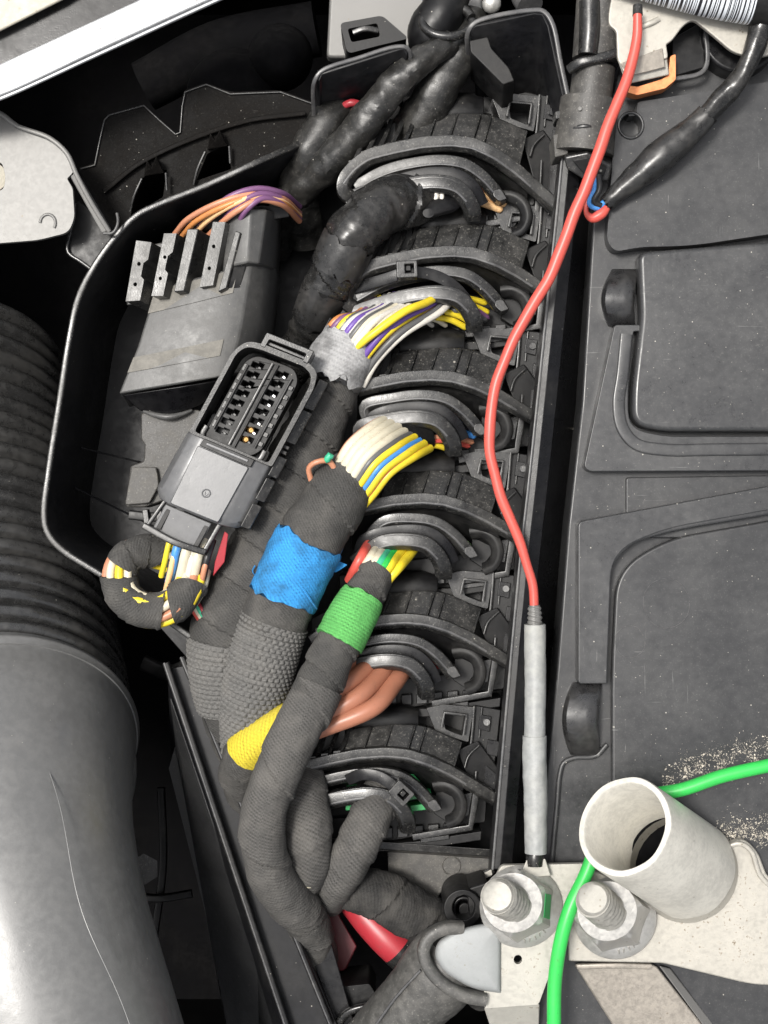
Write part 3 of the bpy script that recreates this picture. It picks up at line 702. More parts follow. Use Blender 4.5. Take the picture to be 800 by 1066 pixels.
# --- main trunk: grey tape patch on top, thick ribbed tape below
h = thing('wiring_harness', 'thickest cloth taped harness trunk with a torn grey tape patch at its top', 'wiring harness', (280, 560, -220))
pth = [(362, 370, -66, 25), (345, 406, -64, 28), (326, 450, -66, 32), (306, 500, -70, 36), (285, 552, -72, 38), (262, 606, -72, 41), (241, 655, -72, 43), (238, 706, -80, 39), (246, 758, -96, 31), (260, 812, -130, 26), (275, 870, -180, 26)]
tube('sleeve', M['cloth'], pth, h, seg=72, step=1.8, mod=wrap(44, 3.4), wob=1.8, t1=.585)
tube('braided_sleeve', M['braid'], pth, h, seg=250, step=1., t0=.572, t1=.70, dr=2.2, mod=braid(4.6, 7.2, 2.8))
tube('sleeve', M['cloth'], pth, h, seg=64, step=1.8, t0=.68, mod=wrap(30, 2.2), wob=1.5, dr=-1)
band('tape_band', M['grey_tape'], [(366, 352, -62, 28), (352, 378, -58, 31), (340, 402, -60, 33)], .02, .80, 1.5, h, 9, 56, 2.2)
cols = ['orange', 'violet', 'yellow', 'grey', 'white', 'purple', 'white', 'grey', 'cream', 'white', 'yellow', 'cream', 'grey', 'purple', 'yellow', 'peach', 'grey', 'white']
rnd = random.Random(11)
for k, c_ in enumerate(cols):
    f = k/(len(cols)-1); q = rnd.uniform(-1, 1)
    x0 = 338+f*52; y0 = 350+f*26
    x1 = 372+f*86; y1 = 325-7*math.sin(f*math.pi)-f*4
    hh = -60+26*math.sin(math.pi*(f*.8+.1))+3*q
    tube('wire', M['w_'+c_], [(x0-14+2*q, y0+26, -62, 3.6), (x0+3*q, y0, hh-3, 3.7), ((x0*.5+x1*.5)+2*q-4-f*2, (y0+y1)/2-5+f*5, hh+3, 3.7), (x1+3*q, y1+2, -64-4*abs(q), 3.7), (x1+14, y1-12, -88, 3.5)], h, seg=10, step=4)
tube('wire', M['w_yellow'], [(338, 392, -62, 4.2), (360, 371, -42, 4.2), (388, 348, -26, 4.2), (422, 324, -30, 4.2), (444, 315, -52, 4.2), (466, 302, -86, 4)], h, seg=12)
tube('wire', M['w_purple'], [(370, 372, -60, 3), (396, 350, -38, 3), (422, 331, -40, 3), (444, 320, -58, 3), (462, 310, -84, 3)], h, seg=10)
# --- second trunk: blue tape, braid, yellow end
h = thing('wiring_harness', 'cloth taped harness with a torn blue tape band above coarse braid', 'wiring harness', (300, 620, -220))
pth = [(398, 462, -66, 26), (374, 488, -50, 30), (351, 518, -38, 33.5), (332, 548, -34, 34.5), (314, 580, -34, 34.5), (298, 615, -34, 34), (284, 652, -36, 34.5), (271, 696, -42, 35), (262, 738, -54, 32), (257, 778, -76, 25), (260, 815, -105, 24), (285, 860, -160, 24)]
tube('sleeve', M['cloth'], pth, h, seg=72, step=1.8, t0=.09, t1=.45, mod=wrap(46, 3.2), wob=1.6)
band('tape_band', M['blue_tape'], pth, .265, .405, 3.0, h, 3.5, 72, 1.8)
prism('torn_tape_flap', M['blue_tape'], fillet([(346, 572), (358, 570), (352, 584), (362, 588), (350, 596), (338, 594)], 1.5), -44, -47, h, bev=.6)
rnd = random.Random(21)
for k in range(9):   # frayed ends of the blue tape
    f = k/8; x = 268+f*62+rnd.uniform(-3, 3); y = 588+f*30+rnd.uniform(-2, 2); hh = -34+36*math.sin(math.pi*(.08+.84*f))
    tube('loose_thread', M['blue_tape'], [(x, y, hh, .8), (x-rnd.uniform(1, 4), y+rnd.uniform(4, 7), hh-1, .7), (x-rnd.uniform(-3, 6), y+rnd.uniform(8, 13), hh-4, .4)], h, seg=5)
tube('loose_thread', M['blue_tape'], [(313, 608, 0, 1.3), (322, 622, -4, 1.2), (330, 634, -12, .7)], h, seg=6)
tube('sleeve', M['cloth'], pth, h, seg=64, step=1.8, t0=.40, t1=.475, mod=wrap(40, 1.2), wob=1, dr=.5)
tube('braided_sleeve', M['braid'], pth, h, seg=230, step=1., t0=.455, t1=.755, dr=2.6, mod=braid(4.7, 7.2, 3.0))
tube('sleeve', M['cloth'], pth, h, seg=64, step=1.8, t0=.735, mod=wrap(30, 2.2), wob=1.8)
spec = [('cream', 0, 6), ('cream', .14, 6), ('cream', .28, 6), ('cream', .42, 5), ('grey', .54, 4), ('yellow', .64, 4.6), ('blue', .76, 4), ('yellow', .87, 5), ('red', .95, 3.2), ('yellow', 1.02, 4.4), ('salmon', -.07, 3.)]
for c_, f, r_ in spec:
    x0, y0 = 350+f*38, 488+f*26
    x1, y1 = 386+f*43, 446+f*30
    hh = -34+18*math.sin(math.pi*(.12+.76*max(0, min(1, f))))
    tube('wire', M['w_'+c_], [(x0-16, y0+18, hh-12, r_), (x0, y0, hh-2, r_), ((x0+x1)/2-3, (y0+y1)/2-3, hh+5, r_), (x1, y1, hh-10, r_), (x1+18, y1-10, hh-46, r_)], h, seg=12, step=4)
tube('wire', M['w_salmon'], [(324, 500, -24, 3), (322, 487, -18, 3), (330, 481, -14, 3), (342, 480, -16, 3), (350, 490, -20, 3)], h, seg=10)
tube('wire', M['w_mint'], [(340, 482, -12, 3.6), (343, 474, -9, 3.6), (346, 478, -12, 3.6)], h, seg=10, roundend=2)
# collar sock of the third connector: fuzzy black foam
tube('foam_sock', M['foam'], [(394, 471, -76, 27), (414, 458, -86, 30), (436, 446, -98, 28)], h, seg=36, wob=1.5)
# --- green banded cable that arches to the lower left
h = thing('wiring_harness', 'long ribbed cable with a green tape band bending round at the bottom', 'wiring harness', (320, 760, -200))
pth = [(404, 582, -54, 18), (388, 604, -42, 20), (368, 640, -30, 22.5), (347, 680, -20, 24), (325, 730, -10, 25), (300, 780, -4, 24.5), (280, 828, -6, 23.5), (273, 870, -12, 23), (281, 908, -26, 23), (301, 936, -52, 23), (322, 962, -88, 22), (330, 1000, -130, 21), (328, 1040, -170, 20)]
tube('sleeve', M['cloth'], pth, h, seg=48, step=1.8, t0=.03, t1=.30, mod=wrap(36, 2.8), wob=1.4)
tube('sleeve', M['cloth_fine'], pth, h, seg=52, step=1.8, t0=.27, t1=.76, dr=.8, mod=wrap(86, 2.8), wob=1.2)
tube('sleeve', M['cloth'], pth, h, seg=48, step=1.8, t0=.74, mod=wrap(34, 2.4), wob=2.0)
band('tape_band', M['green_tape'], pth, .085, .185, 3.0, h, 1.5, 48, 1.2)
for c_, f in (('red', -.15), ('cream', .12), ('mint', .45), ('yellow', .75), ('yellow', 1.), ('cream', .3), ('green', .6)):
    x0, y0 = 376+f*28, 590+f*14
    x1, y1 = 388+f*36, 570+f*11
    hh = -40+12*math.sin(math.pi*(.15+.7*max(0, min(1, f))))
    tube('wire', M['w_'+c_], [(x0-8, y0+16, hh-26, 5.2), (x0, y0, hh-7, 5.2), ((x0+x1)/2, (y0+y1)/2, hh-8, 5.2), (x1, y1, -68, 5.2), (x1+9, y1-12, -88, 5.2)], h, seg=12, step=4)
# --- brown wire bundle with the yellow tape end
h = thing('wiring_harness', 'bundle of four thick brown wires ending in a bright yellow tape', 'wiring harness', (330, 720, -180))
for k, (a, b) in enumerate((((346, 698), (364, 686)), ((362, 706), (382, 692)), ((378, 714), (397, 699)), ((394, 722), (412, 707)))):
    tube('wire', M['w_brown'], [(270+k*3, 768+k*6, -50, 9), (308+k*4, 738+k*9, -42+2*k, 9), (a[0]-6, a[1]+6+k*3, -38+2*k, 9.5), (b[0]-2, b[1]+5, -64, 9.5), (b[0]+10, b[1]-12, -92, 9)], h, seg=20, step=4)
pth = [(330, 738, -44, 19), (302, 752, -28, 20), (276, 766, -30, 20), (258, 782, -46, 23), (252, 806, -76, 23), (262, 836, -110, 22)]
band('tape_band', M['yellow_tape'], pth, .05, .52, 1, h, 1, 36, .6)
tube('sleeve', M['cloth'], pth, h, seg=48, step=1.8, t0=.50, mod=wrap(28, 2), wob=1.6)
# --- two short cables of the lowest connector
h = thing('taped_cable', 'short plump taped cable hanging from the lowest connector, the left one', 'cable', (318, 880, -200))
pth = [(316, 800, -86, 20), (318, 836, -62, 25), (320, 870, -52, 27), (320, 900, -60, 24), (322, 918, -84, 18), (326, 930, -120, 15)]
tube('sleeve', M['cloth_fine'], pth, h, seg=48, step=1.8, mod=wrap(44, 1.8, -1), wob=2, t1=.92)
tube('wire', M['w_cream'], [(310, 918, -52, 3.6), (322, 921, -48, 3.8), (334, 917, -54, 3.6)], h, seg=10, roundend=3)
h = thing('taped_cable', 'slim woven taped cable from the lowest connector down past the red wire', 'cable', (370, 880, -200))
pth = [(400, 820, -90, 20), (388, 846, -66, 22), (374, 876, -58, 23), (358, 906, -66, 22), (348, 924, -84, 19), (344, 940, -120, 15)]
tube('sleeve', M['cloth_fine'], pth, h, seg=48, step=1.8, mod=wrap(26, 1.8), wob=1.4)
h = thing('taped_cable', 'dark creased taped cable curving right towards the clamp boot', 'cable', (420, 950, -200))
pth = [(318, 930, -120, 18), (350, 922, -108, 22), (385, 928, -104, 25), (420, 944, -110, 27), (452, 966, -120, 27), (484, 996, -140, 27), (510, 1030, -170, 25)]
tube('sleeve', M['cloth_dark'], pth, h, seg=48, step=1.8, mod=wrap(44, 2.4), wob=2.4)
h = thing('power_cable', 'thick red power cable with black shrink end under the taped cables', 'cable', (395, 970, -200))
pth = [(338, 870, -170, 14), (356, 915, -150, 17), (378, 948, -138, 18), (402, 975, -130, 19), (420, 992, -128, 19)]
tube('insulation', M['w_crimson'], pth, h, seg=28, step=3)
tube('shrink_end', M['shrink_black'], [(415, 986, -128, 20.5), (428, 998, -128, 20.5), (450, 1015, -130, 20.5)], h, seg=28, step=3)

# ================================================================== LARGE RELAY CONNECTOR (upper left)
t = thing('relay_connector', 'large dusty grey ribbed connector standing in the tray corner', 'connector', (210, 340, -235))
# body: rounded right side, from the ribbed head to the open lower end
def body_ring(y_off, s, hh):
    return None
def ring(p):  # left edge, ... right edge: list of (x,y,h)
    return p
ringA = [(162, 300, -70), (212, 287, -58), (248, 277, -56), (262, 274, -60), (276, 275, -76), (288, 280, -110), (292, 290, -190), (170, 316, -190)]
ringB = [(144, 360, -66), (196, 349, -54), (236, 340, -52), (252, 336, -56), (268, 336, -74), (282, 340, -110), (286, 350, -190), (152, 376, -190)]
ringC = [(124, 410, -66), (186, 400, -54), (224, 394, -52), (240, 390, -56), (256, 388, -74), (268, 388, -110), (272, 396, -190), (134, 424, -190)]
hull('housing', M['module'], [ringA, ringB, ringC], t, bev=2.5, seg=3, ang=50)
for f0, f1 in ((.02, .22), (.62, .78)):
    q = lambda f, e: tuple(a+(b-a)*(f*2 if f < .5 else f*2-1) for a, b in (zip(ringA[e], ringB[e]) if f < .5 else zip(ringB[e], ringC[e])))
    pts_ = [q(f0, 0), q(f0, 1), q(f0, 2), q(f1, 2), q(f1, 1), q(f1, 0)]
    up = lambda p, d: (p[0], p[1], p[2]+d)
    hull('dust_stripe', M['dust_tan'], [[up(p_, 1.2) for p_ in pts_], [up(p_, -2) for p_ in pts_]], t, bev=0)
hull('lower_skirt', M['blackgloss'], [[(126, 411, -76), (186, 402, -64), (224, 396, -62), (240, 393, -72), (262, 395, -130), (140, 424, -130)], [(146, 428, -100), (176, 434, -92), (205, 424, -92), (226, 410, -95), (250, 404, -150), (160, 430, -150)]], t, bev=3, seg=3)
tube('skirt_lip', M['module'], [(150, 428, -98, 2), (162, 432, -93, 3), (176, 434, -90, 3.5), (190, 431, -92, 2.5), (200, 427, -94, 1.5)], t, seg=10)
# neck column with rounded front
hull('neck', M['module'], [[(236, 226, -62), (246, 219, -54), (262, 216, -50), (278, 218, -58), (290, 222, -90), (296, 226, -190), (236, 232, -190)], [(232, 284, -58), (244, 276, -50), (258, 273, -48), (270, 275, -56), (284, 280, -90), (290, 290, -190), (236, 292, -190)]], t, bev=2.5, seg=3)
hull('neck_cap', M['black'], [[(188, 232, -80), (232, 222, -72), (272, 214, -72), (300, 216, -80), (302, 226, -80), (190, 244, -80)], [(188, 232, -190), (232, 222, -190), (272, 214, -190), (300, 216, -190), (302, 226, -190), (190, 244, -190)]], t, bev=1.5)
hull('rib_bed', M['module'], [[(140, 258, -90), (256, 236, -84), (242, 300, -84), (132, 318, -90)], [(140, 258, -180), (256, 236, -180), (242, 300, -180), (132, 318, -180)]], t, bev=2)
ribs = [((142, 250), (158, 252), (146, 313), (131, 314)), ((171, 243), (184, 243), (170, 308), (158, 308)), ((195, 238), (207, 238), (192, 303), (181, 304)), ((222, 231), (235, 231), (222, 297), (208, 299)), ((245, 240), (251, 242), (236, 300), (227, 304))]
for k, q in enumerate(ribs):
    hh = -48
    pts = list(q)
    if k in (0, 1):   # toothed right edge
        a, b = Vector(q[1]), Vector(q[2])
        e = []
        for s_ in (.30, .36, .44, .50, .58, .64):
            v = a.lerp(b, s_); e.append((v.x-(4 if .35 < s_ < .6 else 0), v.y))
        pts = [q[0], q[1]]+e+[q[2], q[3]]
    hs_ = []
    if k != 2 and k != 4:
        for s_ in (.38, .72):
            v = (Vector(q[0]).lerp(Vector(q[3]), s_)).lerp(Vector(q[1]).lerp(Vector(q[2]), s_), .45); hs_.append(ell(v.x, v.y, 1.8, 2, 10))
    prism('rib', M['lipgrey'], pts, hh, hh-44, t, bev=1.2, holes=hs_, skew=(15, 4))
hull('rib_wall', M['black'], [[(250, 240, -52), (264, 250, -56), (250, 300, -56), (237, 300, -52)], [(252, 242, -90), (266, 252, -90), (252, 302, -90), (239, 302, -90)]], t, bev=1)
h = thing('wire_bundle', 'few purple and orange wires arching over the large ribbed connector', 'wires', (250, 215, -120))
for k, (c_, dy, dx) in enumerate((('salmon', 0, 0), ('orange', 4, 8), ('violet', -7, 22), ('violet', 0, 38), ('salmon', 8, 34), ('violet', 6, 52), ('peach', 3, 20))):
    tube('wire', M['w_'+c_], [(182+dx, 244+dy*.3, -84, 3), (196+dx, 228+dy*.6, -60, 3), (226+dx*.6, 212+dy, -44, 3.2), (262+dx*.2, 202+dy*.8, -44, 3.2), (292, 206+dy*.8, -60, 3.2), (312, 222+dy, -110, 3.2)], h, seg=10, step=4)
# bracket below the relay connector
t = thing('plastic_bracket', 'dusty stepped plastic bracket below the large ribbed connector', 'bracket', (165, 480, -200))
prism('plate', M['dusty'], fillet([(147, 430), (190, 424), (226, 430), (210, 480), (190, 515), (150, 528), (131, 528), (136, 485), (150, 480), (151, 462), (147, 458)], 3), -100, -150, t, bev=2)
prism('step_block', M['dusty'], fillet([(137, 486), (163, 486), (166, 505), (156, 524), (130, 526)], 3), -92, -130, t, bev=2.5)
sweep('slotted_foot', M['black'], [(136, 536, -120), (165, 538, -116), (192, 530, -116)], rrect(10, 10, 2), t)
for k in range(3): prism('foot_tooth', M['conn'], [(148+k*14, 531), (154+k*14, 530), (156+k*14, 545), (150+k*14, 546)], -104, -118, t, bev=1)

# ================================================================== LOOSE GREY PLUG
t = thing('pin_plug', 'loose grey multi pin plug with two rows of open cavities', 'plug', (240, 460, -60))
Lx, Ly = .474, -.881; Wx, Wy = .905, .425
F = lambda w_, l_: (197+w_*Wx+l_*Lx, 450+w_*Wy+l_*Ly)
def FR(pts, r=4, n=5): return [F(a, b) for a, b in fillet(pts, r, n)]
HB = 10
rimo = FR([(0, 0, 3), (0, 96, 10), (8, 112, 12), (24, 116, 3), (74, 119, 3), (88, 114, 12), (93, 98, 10), (93, 4, 3)], 4)
rimi = FR([(4.5, 3), (4.5, 96, 8), (11, 107, 10), (26, 110, 3), (72, 113, 3), (84, 109, 10), (88, 97, 8), (88, 6)], 4)
prism('shroud', M['lipgrey'], rimo, lambda x, y: HB-(y-450)*.06, -42, t, bev=1.4, holes=[rimi], seg=3)
# latch bridge on the upper end
prism('latch_bridge', M['conn'], FR([(22, 113), (22, 129), (75, 132), (75, 117), (69, 117), (69, 126), (28, 123), (28, 113)], 1.5), 16, -20, t, bev=1)
sweep('latch_bar', M['conn'], [(*F(28, 119), 8), (*F(70, 121), 8)], rrect(4, 4, 1), t)
# insert with two rows of eight cavities
ins = FR([(15, 4, 12), (16, 92, 10), (24, 103, 8), (66, 107, 10), (76, 96, 10), (76, 12, 14), (62, -1, 14), (28, -4, 14)], 8)
holes = []; cav = []
for rw, w0 in ((0, 30), (1, 57)):
    for k in range(8):
        l0 = 16.5+k*11+(2 if rw else 0)
        cav.append((w0, l0, rw, k))
        holes.append([F(w0-6, l0-3.6), F(w0-.6, l0-3.6), F(w0-.6, l0-1.4), F(w0+6, l0-1.4), F(w0+6, l0+3.8), F(w0+.6, l0+3.8), F(w0+.6, l0+1.8), F(w0-6, l0+1.8)])
prism('insert', M['black'], ins, -6, -40, t, bev=1.4, holes=holes)
hull('insert_rim', M['blackgloss'], [[(*F(a, b), -20) for a, b in fillet([(11, 0, 14), (11, 30, 4), (80, 34, 4), (80, 2, 16), (62, -9, 16), (28, -11, 16)], 8, 6)], [(*F(a, b), -36) for a, b in fillet([(11, 0, 14), (11, 30, 4), (80, 34, 4), (80, 2, 16), (62, -9, 16), (28, -11, 16)], 8, 6)]], t, bev=2)
sweep('insert_lip', M['conn'], [(*F(13, 14), -4), (*F(13, 4), -4), (*F(20, -6), -4), (*F(44, -9), -4), (*F(66, -5), -4), (*F(78, 4), -4), (*F(79, 16), -4)], rrect(6, 4, 1.5), t, step=3)
for (w0, l0, rw, k) in cav:
    cm = 'bronze' if (rw == 1 and k < 2) else None
    if cm:
        tube('contact', M[cm], [(*F(w0-1, l0), -14, 3.4), (*F(w0-1, l0), -4, 3.4), (*F(w0-1, l0), -3, 2.2)], t, seg=12, step=3)
    prism('cavity_latch', M['silver'] if (rw and k % 3) else M['conn'], [F(w0+1.6, l0-2.6), F(w0+5, l0-3.2), F(w0+4.6, l0-.8), F(w0+1.6, l0-.2)], -5.2, -12, t, bev=.4)
# dividing ridges between the rows and along the sides
for w0, w_, a, b in ((43, 3, 6, 102), (49, 2, 6, 103), (21, 2.4, 14, 90), (68, 2.6, 14, 96)):
    sweep('row_ridge', M['black'] if w0 != 43 else M['conn'], [(*F(w0, a), -5), (*F(w0, (a+b)/2), -5), (*F(w0, b), -5)], rrect(w_, 4, .8), t)
for k in range(7):
    prism('side_key', M['conn'], FR([(69.5, 18+k*11), (74, 18+k*11), (74, 23+k*11), (69.5, 23+k*11)], .8), -3.6, -8, t, bev=.5)
    prism('side_key', M['conn'], FR([(17, 16+k*11), (20, 16+k*11), (20, 24+k*11), (17, 24+k*11)], .8), -4, -8, t, bev=.5)
# body below the opening
bodyr = lambda l, e: [(*F(-1-e, l), -14), (*F(3, l), 2), (*F(13, l), 8), (*F(16, l), 8), (*F(74, l+2), 8), (*F(77, l+2), 7), (*F(90, l+3), 0), (*F(97+e, l+4), -14), (*F(96, l+4), -40), (*F(0, l), -40)]
hull('body', M['grey'], [bodyr(1, 0), bodyr(-30, 1), bodyr(-66, 1), [(*F(5, -75), -16), (*F(9, -76), -4), (*F(16, -77), 2), (*F(18, -77), 2), (*F(74, -74), 2), (*F(76, -74), 1), (*F(88, -71), -6), (*F(92, -69), -18), (*F(90, -68), -40), (*F(6, -76), -40)]], t, bev=2, seg=3, ang=50)
hull('face_panel', M['grey'], [[(*F(a, b), 11.5) for a, b in fillet([(15, -9, 2), (72, -7, 2), (71, -72, 2), (18, -75, 2)], 2, 3)], [(*F(a, b), 4) for a, b in fillet([(14, -8, 2), (73, -6, 2), (72, -73, 2), (17, -76, 2)], 2, 3)]], t, bev=1)
tube('moulded_mark', M['grey'], [(*F(46+4.2*math.cos(a), -50+4.2*math.sin(a)), 11.8, .8) for a in [i*math.pi/9 for i in range(19)]], t, seg=6, step=2)
sweep('moulded_mark', M['grey'], [(*F(44, -49), 11.8), (*F(46, -53), 11.8), (*F(48, -49), 11.8)], rrect(1.3, 1.2, .3), t, step=1.5)
# mouth slot between face and insert
prism('mouth_slot', M['black'], FR([(16, -8), (74, -6), (74, 3), (17, 1)], 1.5), 11.8, 0, t, bev=1)
sweep('slot_bar', M['grey'], [(*F(22, -3), 12), (*F(68, -1), 12)], rrect(3, 3, .8), t)
# side rails with gaps
for a, b in ((74, 108), (34, 72), (-6, 18), (-34, -8), (-66, -38)):
    hull('side_rail', M['conn'], [[(*F(93.5, a), 0), (*F(104, a+1), -4), (*F(104, b), -4), (*F(93.5, b), 0)], [(*F(93.5, a), -34), (*F(104, a+1), -34), (*F(104, b), -34), (*F(93.5, b), -34)]], t, bev=1.2)
for a in (24, 30): prism('rail_tooth', M['black'], [F(93, a-3), F(100, a-3), F(100, a+1), F(93, a+1)], 0, -30, t, bev=.8)
# rear clip and its bars
hull('rear_clip', M['grey'], [[(*F(14, -78), -4), (*F(66, -76), -4), (*F(66, -108), -8), (*F(14, -110), -8)], [(*F(14, -78), -34), (*F(66, -76), -34), (*F(66, -108), -34), (*F(14, -110), -34)]], t, bev=1.5)
for w0 in (17, 60): prism('clip_slot', M['black'], FR([(w0, -80), (w0+5, -80), (w0+5, -105), (w0, -105)], 1), -4.5, -12, t, bev=.6)
sweep('clip_bar', M['conn'], [(*F(5, -108), -5), (*F(40, -110), -2), (*F(74, -106), -5)], rrect(7, 8, 1.6), t)
sweep('clip_arm', M['conn'], [(*F(8, -106), -8), (*F(12, -76), -8)], rrect(4, 8, 1.2), t)
sweep('clip_arm', M['conn'], [(*F(73, -106), -8), (*F(74, -70), -8)], rrect(5, 8, 1.2), t)
hull('red_lock', M['w_crimson'], [[(234, 553, -14), (238, 556, -14), (234, 585, -20), (222, 600, -24), (224, 585, -20)], [(234, 553, -26), (238, 556, -26), (234, 585, -30), (222, 600, -34), (224, 585, -30)]], t, bev=1)
# pigtail: wires out of the plug, then a taped loop
h = thing('cable_pigtail', 'curled taped pigtail loop with yellow wires peeking through, under the plug', 'cable', (160, 605, -120))
for c_, x0, y0, r_ in (('cream', 194, 575, 5.5), ('cream', 206, 579, 6), ('white', 200, 584, 4), ('blue', 184, 572, 4.4), ('yellow', 176, 566, 3), ('salmon', 214, 588, 3), ('black', 216, 580, 4), ('peach', 181, 580, 3)):
    tube('wire', M['w_'+c_], [(x0+6, y0-18, -22, r_), (x0, y0, -16, r_), (x0-4, y0+18, -22, r_), (x0-8, y0+34, -34, r_)], h, seg=12, step=4)
pth = [(206, 590, -38, 16), (197, 612, -26, 18), (180, 630, -22, 19), (155, 636, -22, 19), (132, 624, -24, 19), (124, 602, -28, 19), (132, 582, -34, 18), (152, 574, -44, 18), (176, 580, -58, 18), (196, 600, -74, 17), (214, 630, -92, 16), (226, 660, -110, 16)]
# the bundle of twisted wires runs the whole loop; slanted pieces of tape leave gaps that show them
SP = cr(pth, 4)
for k, c_ in enumerate(('yellow', 'cream', 'salmon', 'yellow', 'cream', 'peach', 'yellow', 'grey', 'cream')):
    pp = []
    for i, s_ in enumerate(SP):
        n0, n1 = SP[max(0, i-1)], SP[min(len(SP)-1, i+1)]
        tx, ty = n1[0]-n0[0], n1[1]-n0[1]; L_ = math.hypot(tx, ty) or 1
        ph = 2*math.pi*k/9+s_[4]*.012
        R_ = s_[3]-5.
        pp.append((s_[0]-ty/L_*R_*math.cos(ph), s_[1]+tx/L_*R_*math.cos(ph), s_[2]+R_*math.sin(ph), 4.6))
    tube('wire', M['w_'+c_], pp, h, seg=8, step=5)
for t0_, t1_, sl0, sl1 in ((.075, .17, 5, 6), (.195, .33, 9, 5), (.30, .425, 4, 8), (.455, .60, 7, 9), (.64, .80, 6, 5), (.78, 1., 0, 0)):
    tube('tape_wrap', M['cloth'], pth, h, seg=40, step=1.6, t0=t0_, t1=t1_, mod=wrap(22, 1.6), wob=1.2, slant=(sl0, .6+t0_*20, sl1, 2.+t1_*17), ang=30)
for k, c_ in enumerate(('red', 'cream', 'mint', 'crimson')):
    tube('wire', M['w_'+c_], [(192+k*4, 622+k*1, -44, 2.4), (200+k*4, 634+k, -40, 2.4), (208+k*4, 646+k, -50, 2.4), (220+k*3, 662, -90, 2.4)], h, seg=8, step=4)
# ================================================================== INTAKE HOSE
t = thing('intake_hose', 'big black corrugated intake hose with a smooth shiny elbow at left', 'hose', (20, 800, -300))
bp = [(-60, 400, -570, 128), (-51, 485, -465, 134), (-41, 565, -368, 141), (-32, 640, -278, 147), (-24, 712, -194, 153), (-15, 785, -112, 158)]
per = 28.0
def corr(s, th, r):
    q = (s/per) % 1.0
    return 13*(math.sin(math.pi*min(1, q/.74))**.45 if q < .74 else 0)-13
tube('bellows', M['bellows'], bp, t, seg=128, step=1.5, mod=corr, ang=60)
tube('cuff', M['elbow'], [(-16, 776, -122, 156), (-15, 784, -113, 160.5), (-14, 791, -105, 158)], t, seg=128, step=2, wob=.5)
ep = [(-15, 780, -118, 157), (-12, 806, -90, 154), (-5, 840, -60, 146), (3, 874, -36, 138), (13, 912, -16, 131), (26, 962, 2, 127), (46, 1030, 16, 126), (70, 1110, 24, 126), (94, 1190, 26, 126)]
tube('elbow', M['elbow'], ep, t, seg=128, step=3, ang=80)
# moulded bead where the elbow widens at the right
tube('side_bulge', M['elbow'], [(92, 742, -165, 20), (108, 770, -160, 28), (112, 810, -158, 30), (104, 845, -160, 26), (92, 872, -166, 12)], t, seg=36, step=2.5, wob=.6)
# parting seam along the elbow
S = cr(ep, 6); seam = []
for s in S:
    if not 800 < s[1] < 1090: continue
    f = (s[1]-800)/(1090-800)
    a = .42+.24*f+.03*math.sin(f*9)
    seam.append((s[0]+s[3]*math.sin(a)*.995, s[1]-2, s[2]+s[3]*math.cos(a)*.995-.2))
sweep('parting_seam', M['elbow'], seam, rrect(1.0, .8, .3), t)
# lower left void: rails and shapes
t = thing('tray_side_cover', 'long black side cover with twin raised rails along the tray', 'cover', (270, 900, -300))
def along(a, b, f): return tuple(p+(q-p)*f for p, q in zip(a, b))
hull('face', M['tray'], [[(174, 696, -90), (202, 690, -90), (350, 1075, -90), (300, 1085, -90)], [(178, 790, -330), (205, 784, -300), (330, 1075, -300), (260, 1085, -330)]], t, bev=2)
hull('lower_skin', M['cover'], [[(176, 720, -120), (300, 1085, -120), (312, 1100, -130), (180, 740, -140)], [(182, 775, -210), (176, 800, -260), (252, 1100, -260), (240, 1100, -320)]], t, bev=6, seg=3)
for a, b, w_, m_ in (((173, 690, -78), (303, 1080, -78), 7, 'conn'), ((190, 684, -76), (345, 1066, -76), 6, 'conn')):
    pts = [along(a, b, f/8) for f in range(9)]
    sweep('rail', M['black'], pts, rrect(w_, 9, 1.8), t)
    sweep('rail_edge', M['rimgrey'], [(p[0]-w_*.28, p[1], p[2]+4.4) for p in pts], rrect(1.8, 1.4, .5), t)
sweep('inner_rail', M['black'], [(196, 690, -84), (262, 858, -84), (352, 1072, -84)], rrect(4, 7, 1.2), t)
strip = [(208, 690, -96), (232, 690, -96), (345, 980, -96), (372, 1075, -96), (354, 1075, -96)]
hull('dotted_panel', M['blackgloss'], [strip, [(p[0], p[1], -140) for p in strip]], t, bev=1.5)
rnd = random.Random(5)
def dot_block(x, y, cols_, rows_, dx, dy):
    for r_ in range(rows_):
        for c_ in range(cols_):
            if rnd.random() < .3: continue
            px = x+c_*dx+r_*2.9; py = y+r_*dy
            prism('raised_dot', M['rimgrey'], ell(px, py, 1.25, 1.25, 6), -94.6, -97, t, bev=0)
dot_block(222, 738, 2, 12, 5, 6.8); dot_block(238, 800, 2, 8, 5, 6.8); dot_block(286, 944, 3, 7, 5, 5.2)
for r_ in (9, 6, 3):
    tube('emblem_ring', M['conn'], [(312+r_*.8*math.cos(a), 1003+r_*math.sin(a), -95, 1.2) for a in [i*math.pi/10 for i in range(21)]], t, seg=6)
t = thing('relay_holder', 'small dark holder box between the rail and the clamp boot', 'holder', (360, 1050, -180))
prism('body', M['black'], fillet([(332, 1030), (385, 1024), (392, 1036), (380, 1075), (345, 1080)], 3), -110, -180, t, bev=2, holes=[fillet([(340, 1037), (350, 1035), (354, 1050), (346, 1052)], 1)])
sweep('bracket_edge', M['conn'], [(350, 1068, -90), (362, 1054, -84), (380, 1048, -82), (388, 1047, -84)], rrect(7, 8, 2), t)
hull('red_plate', M['w_darkred'], [[(335, 955, -150), (352, 950, -150), (372, 985, -150), (360, 1010, -150), (340, 1015, -150)], [(335, 955, -180), (352, 950, -180), (372, 985, -180), (360, 1010, -180), (340, 1015, -180)]], t, bev=2)
t = thing('under_frame', 'dim black bracket frame deep in the gap beside the hose', 'bracket', (150, 900, -460))
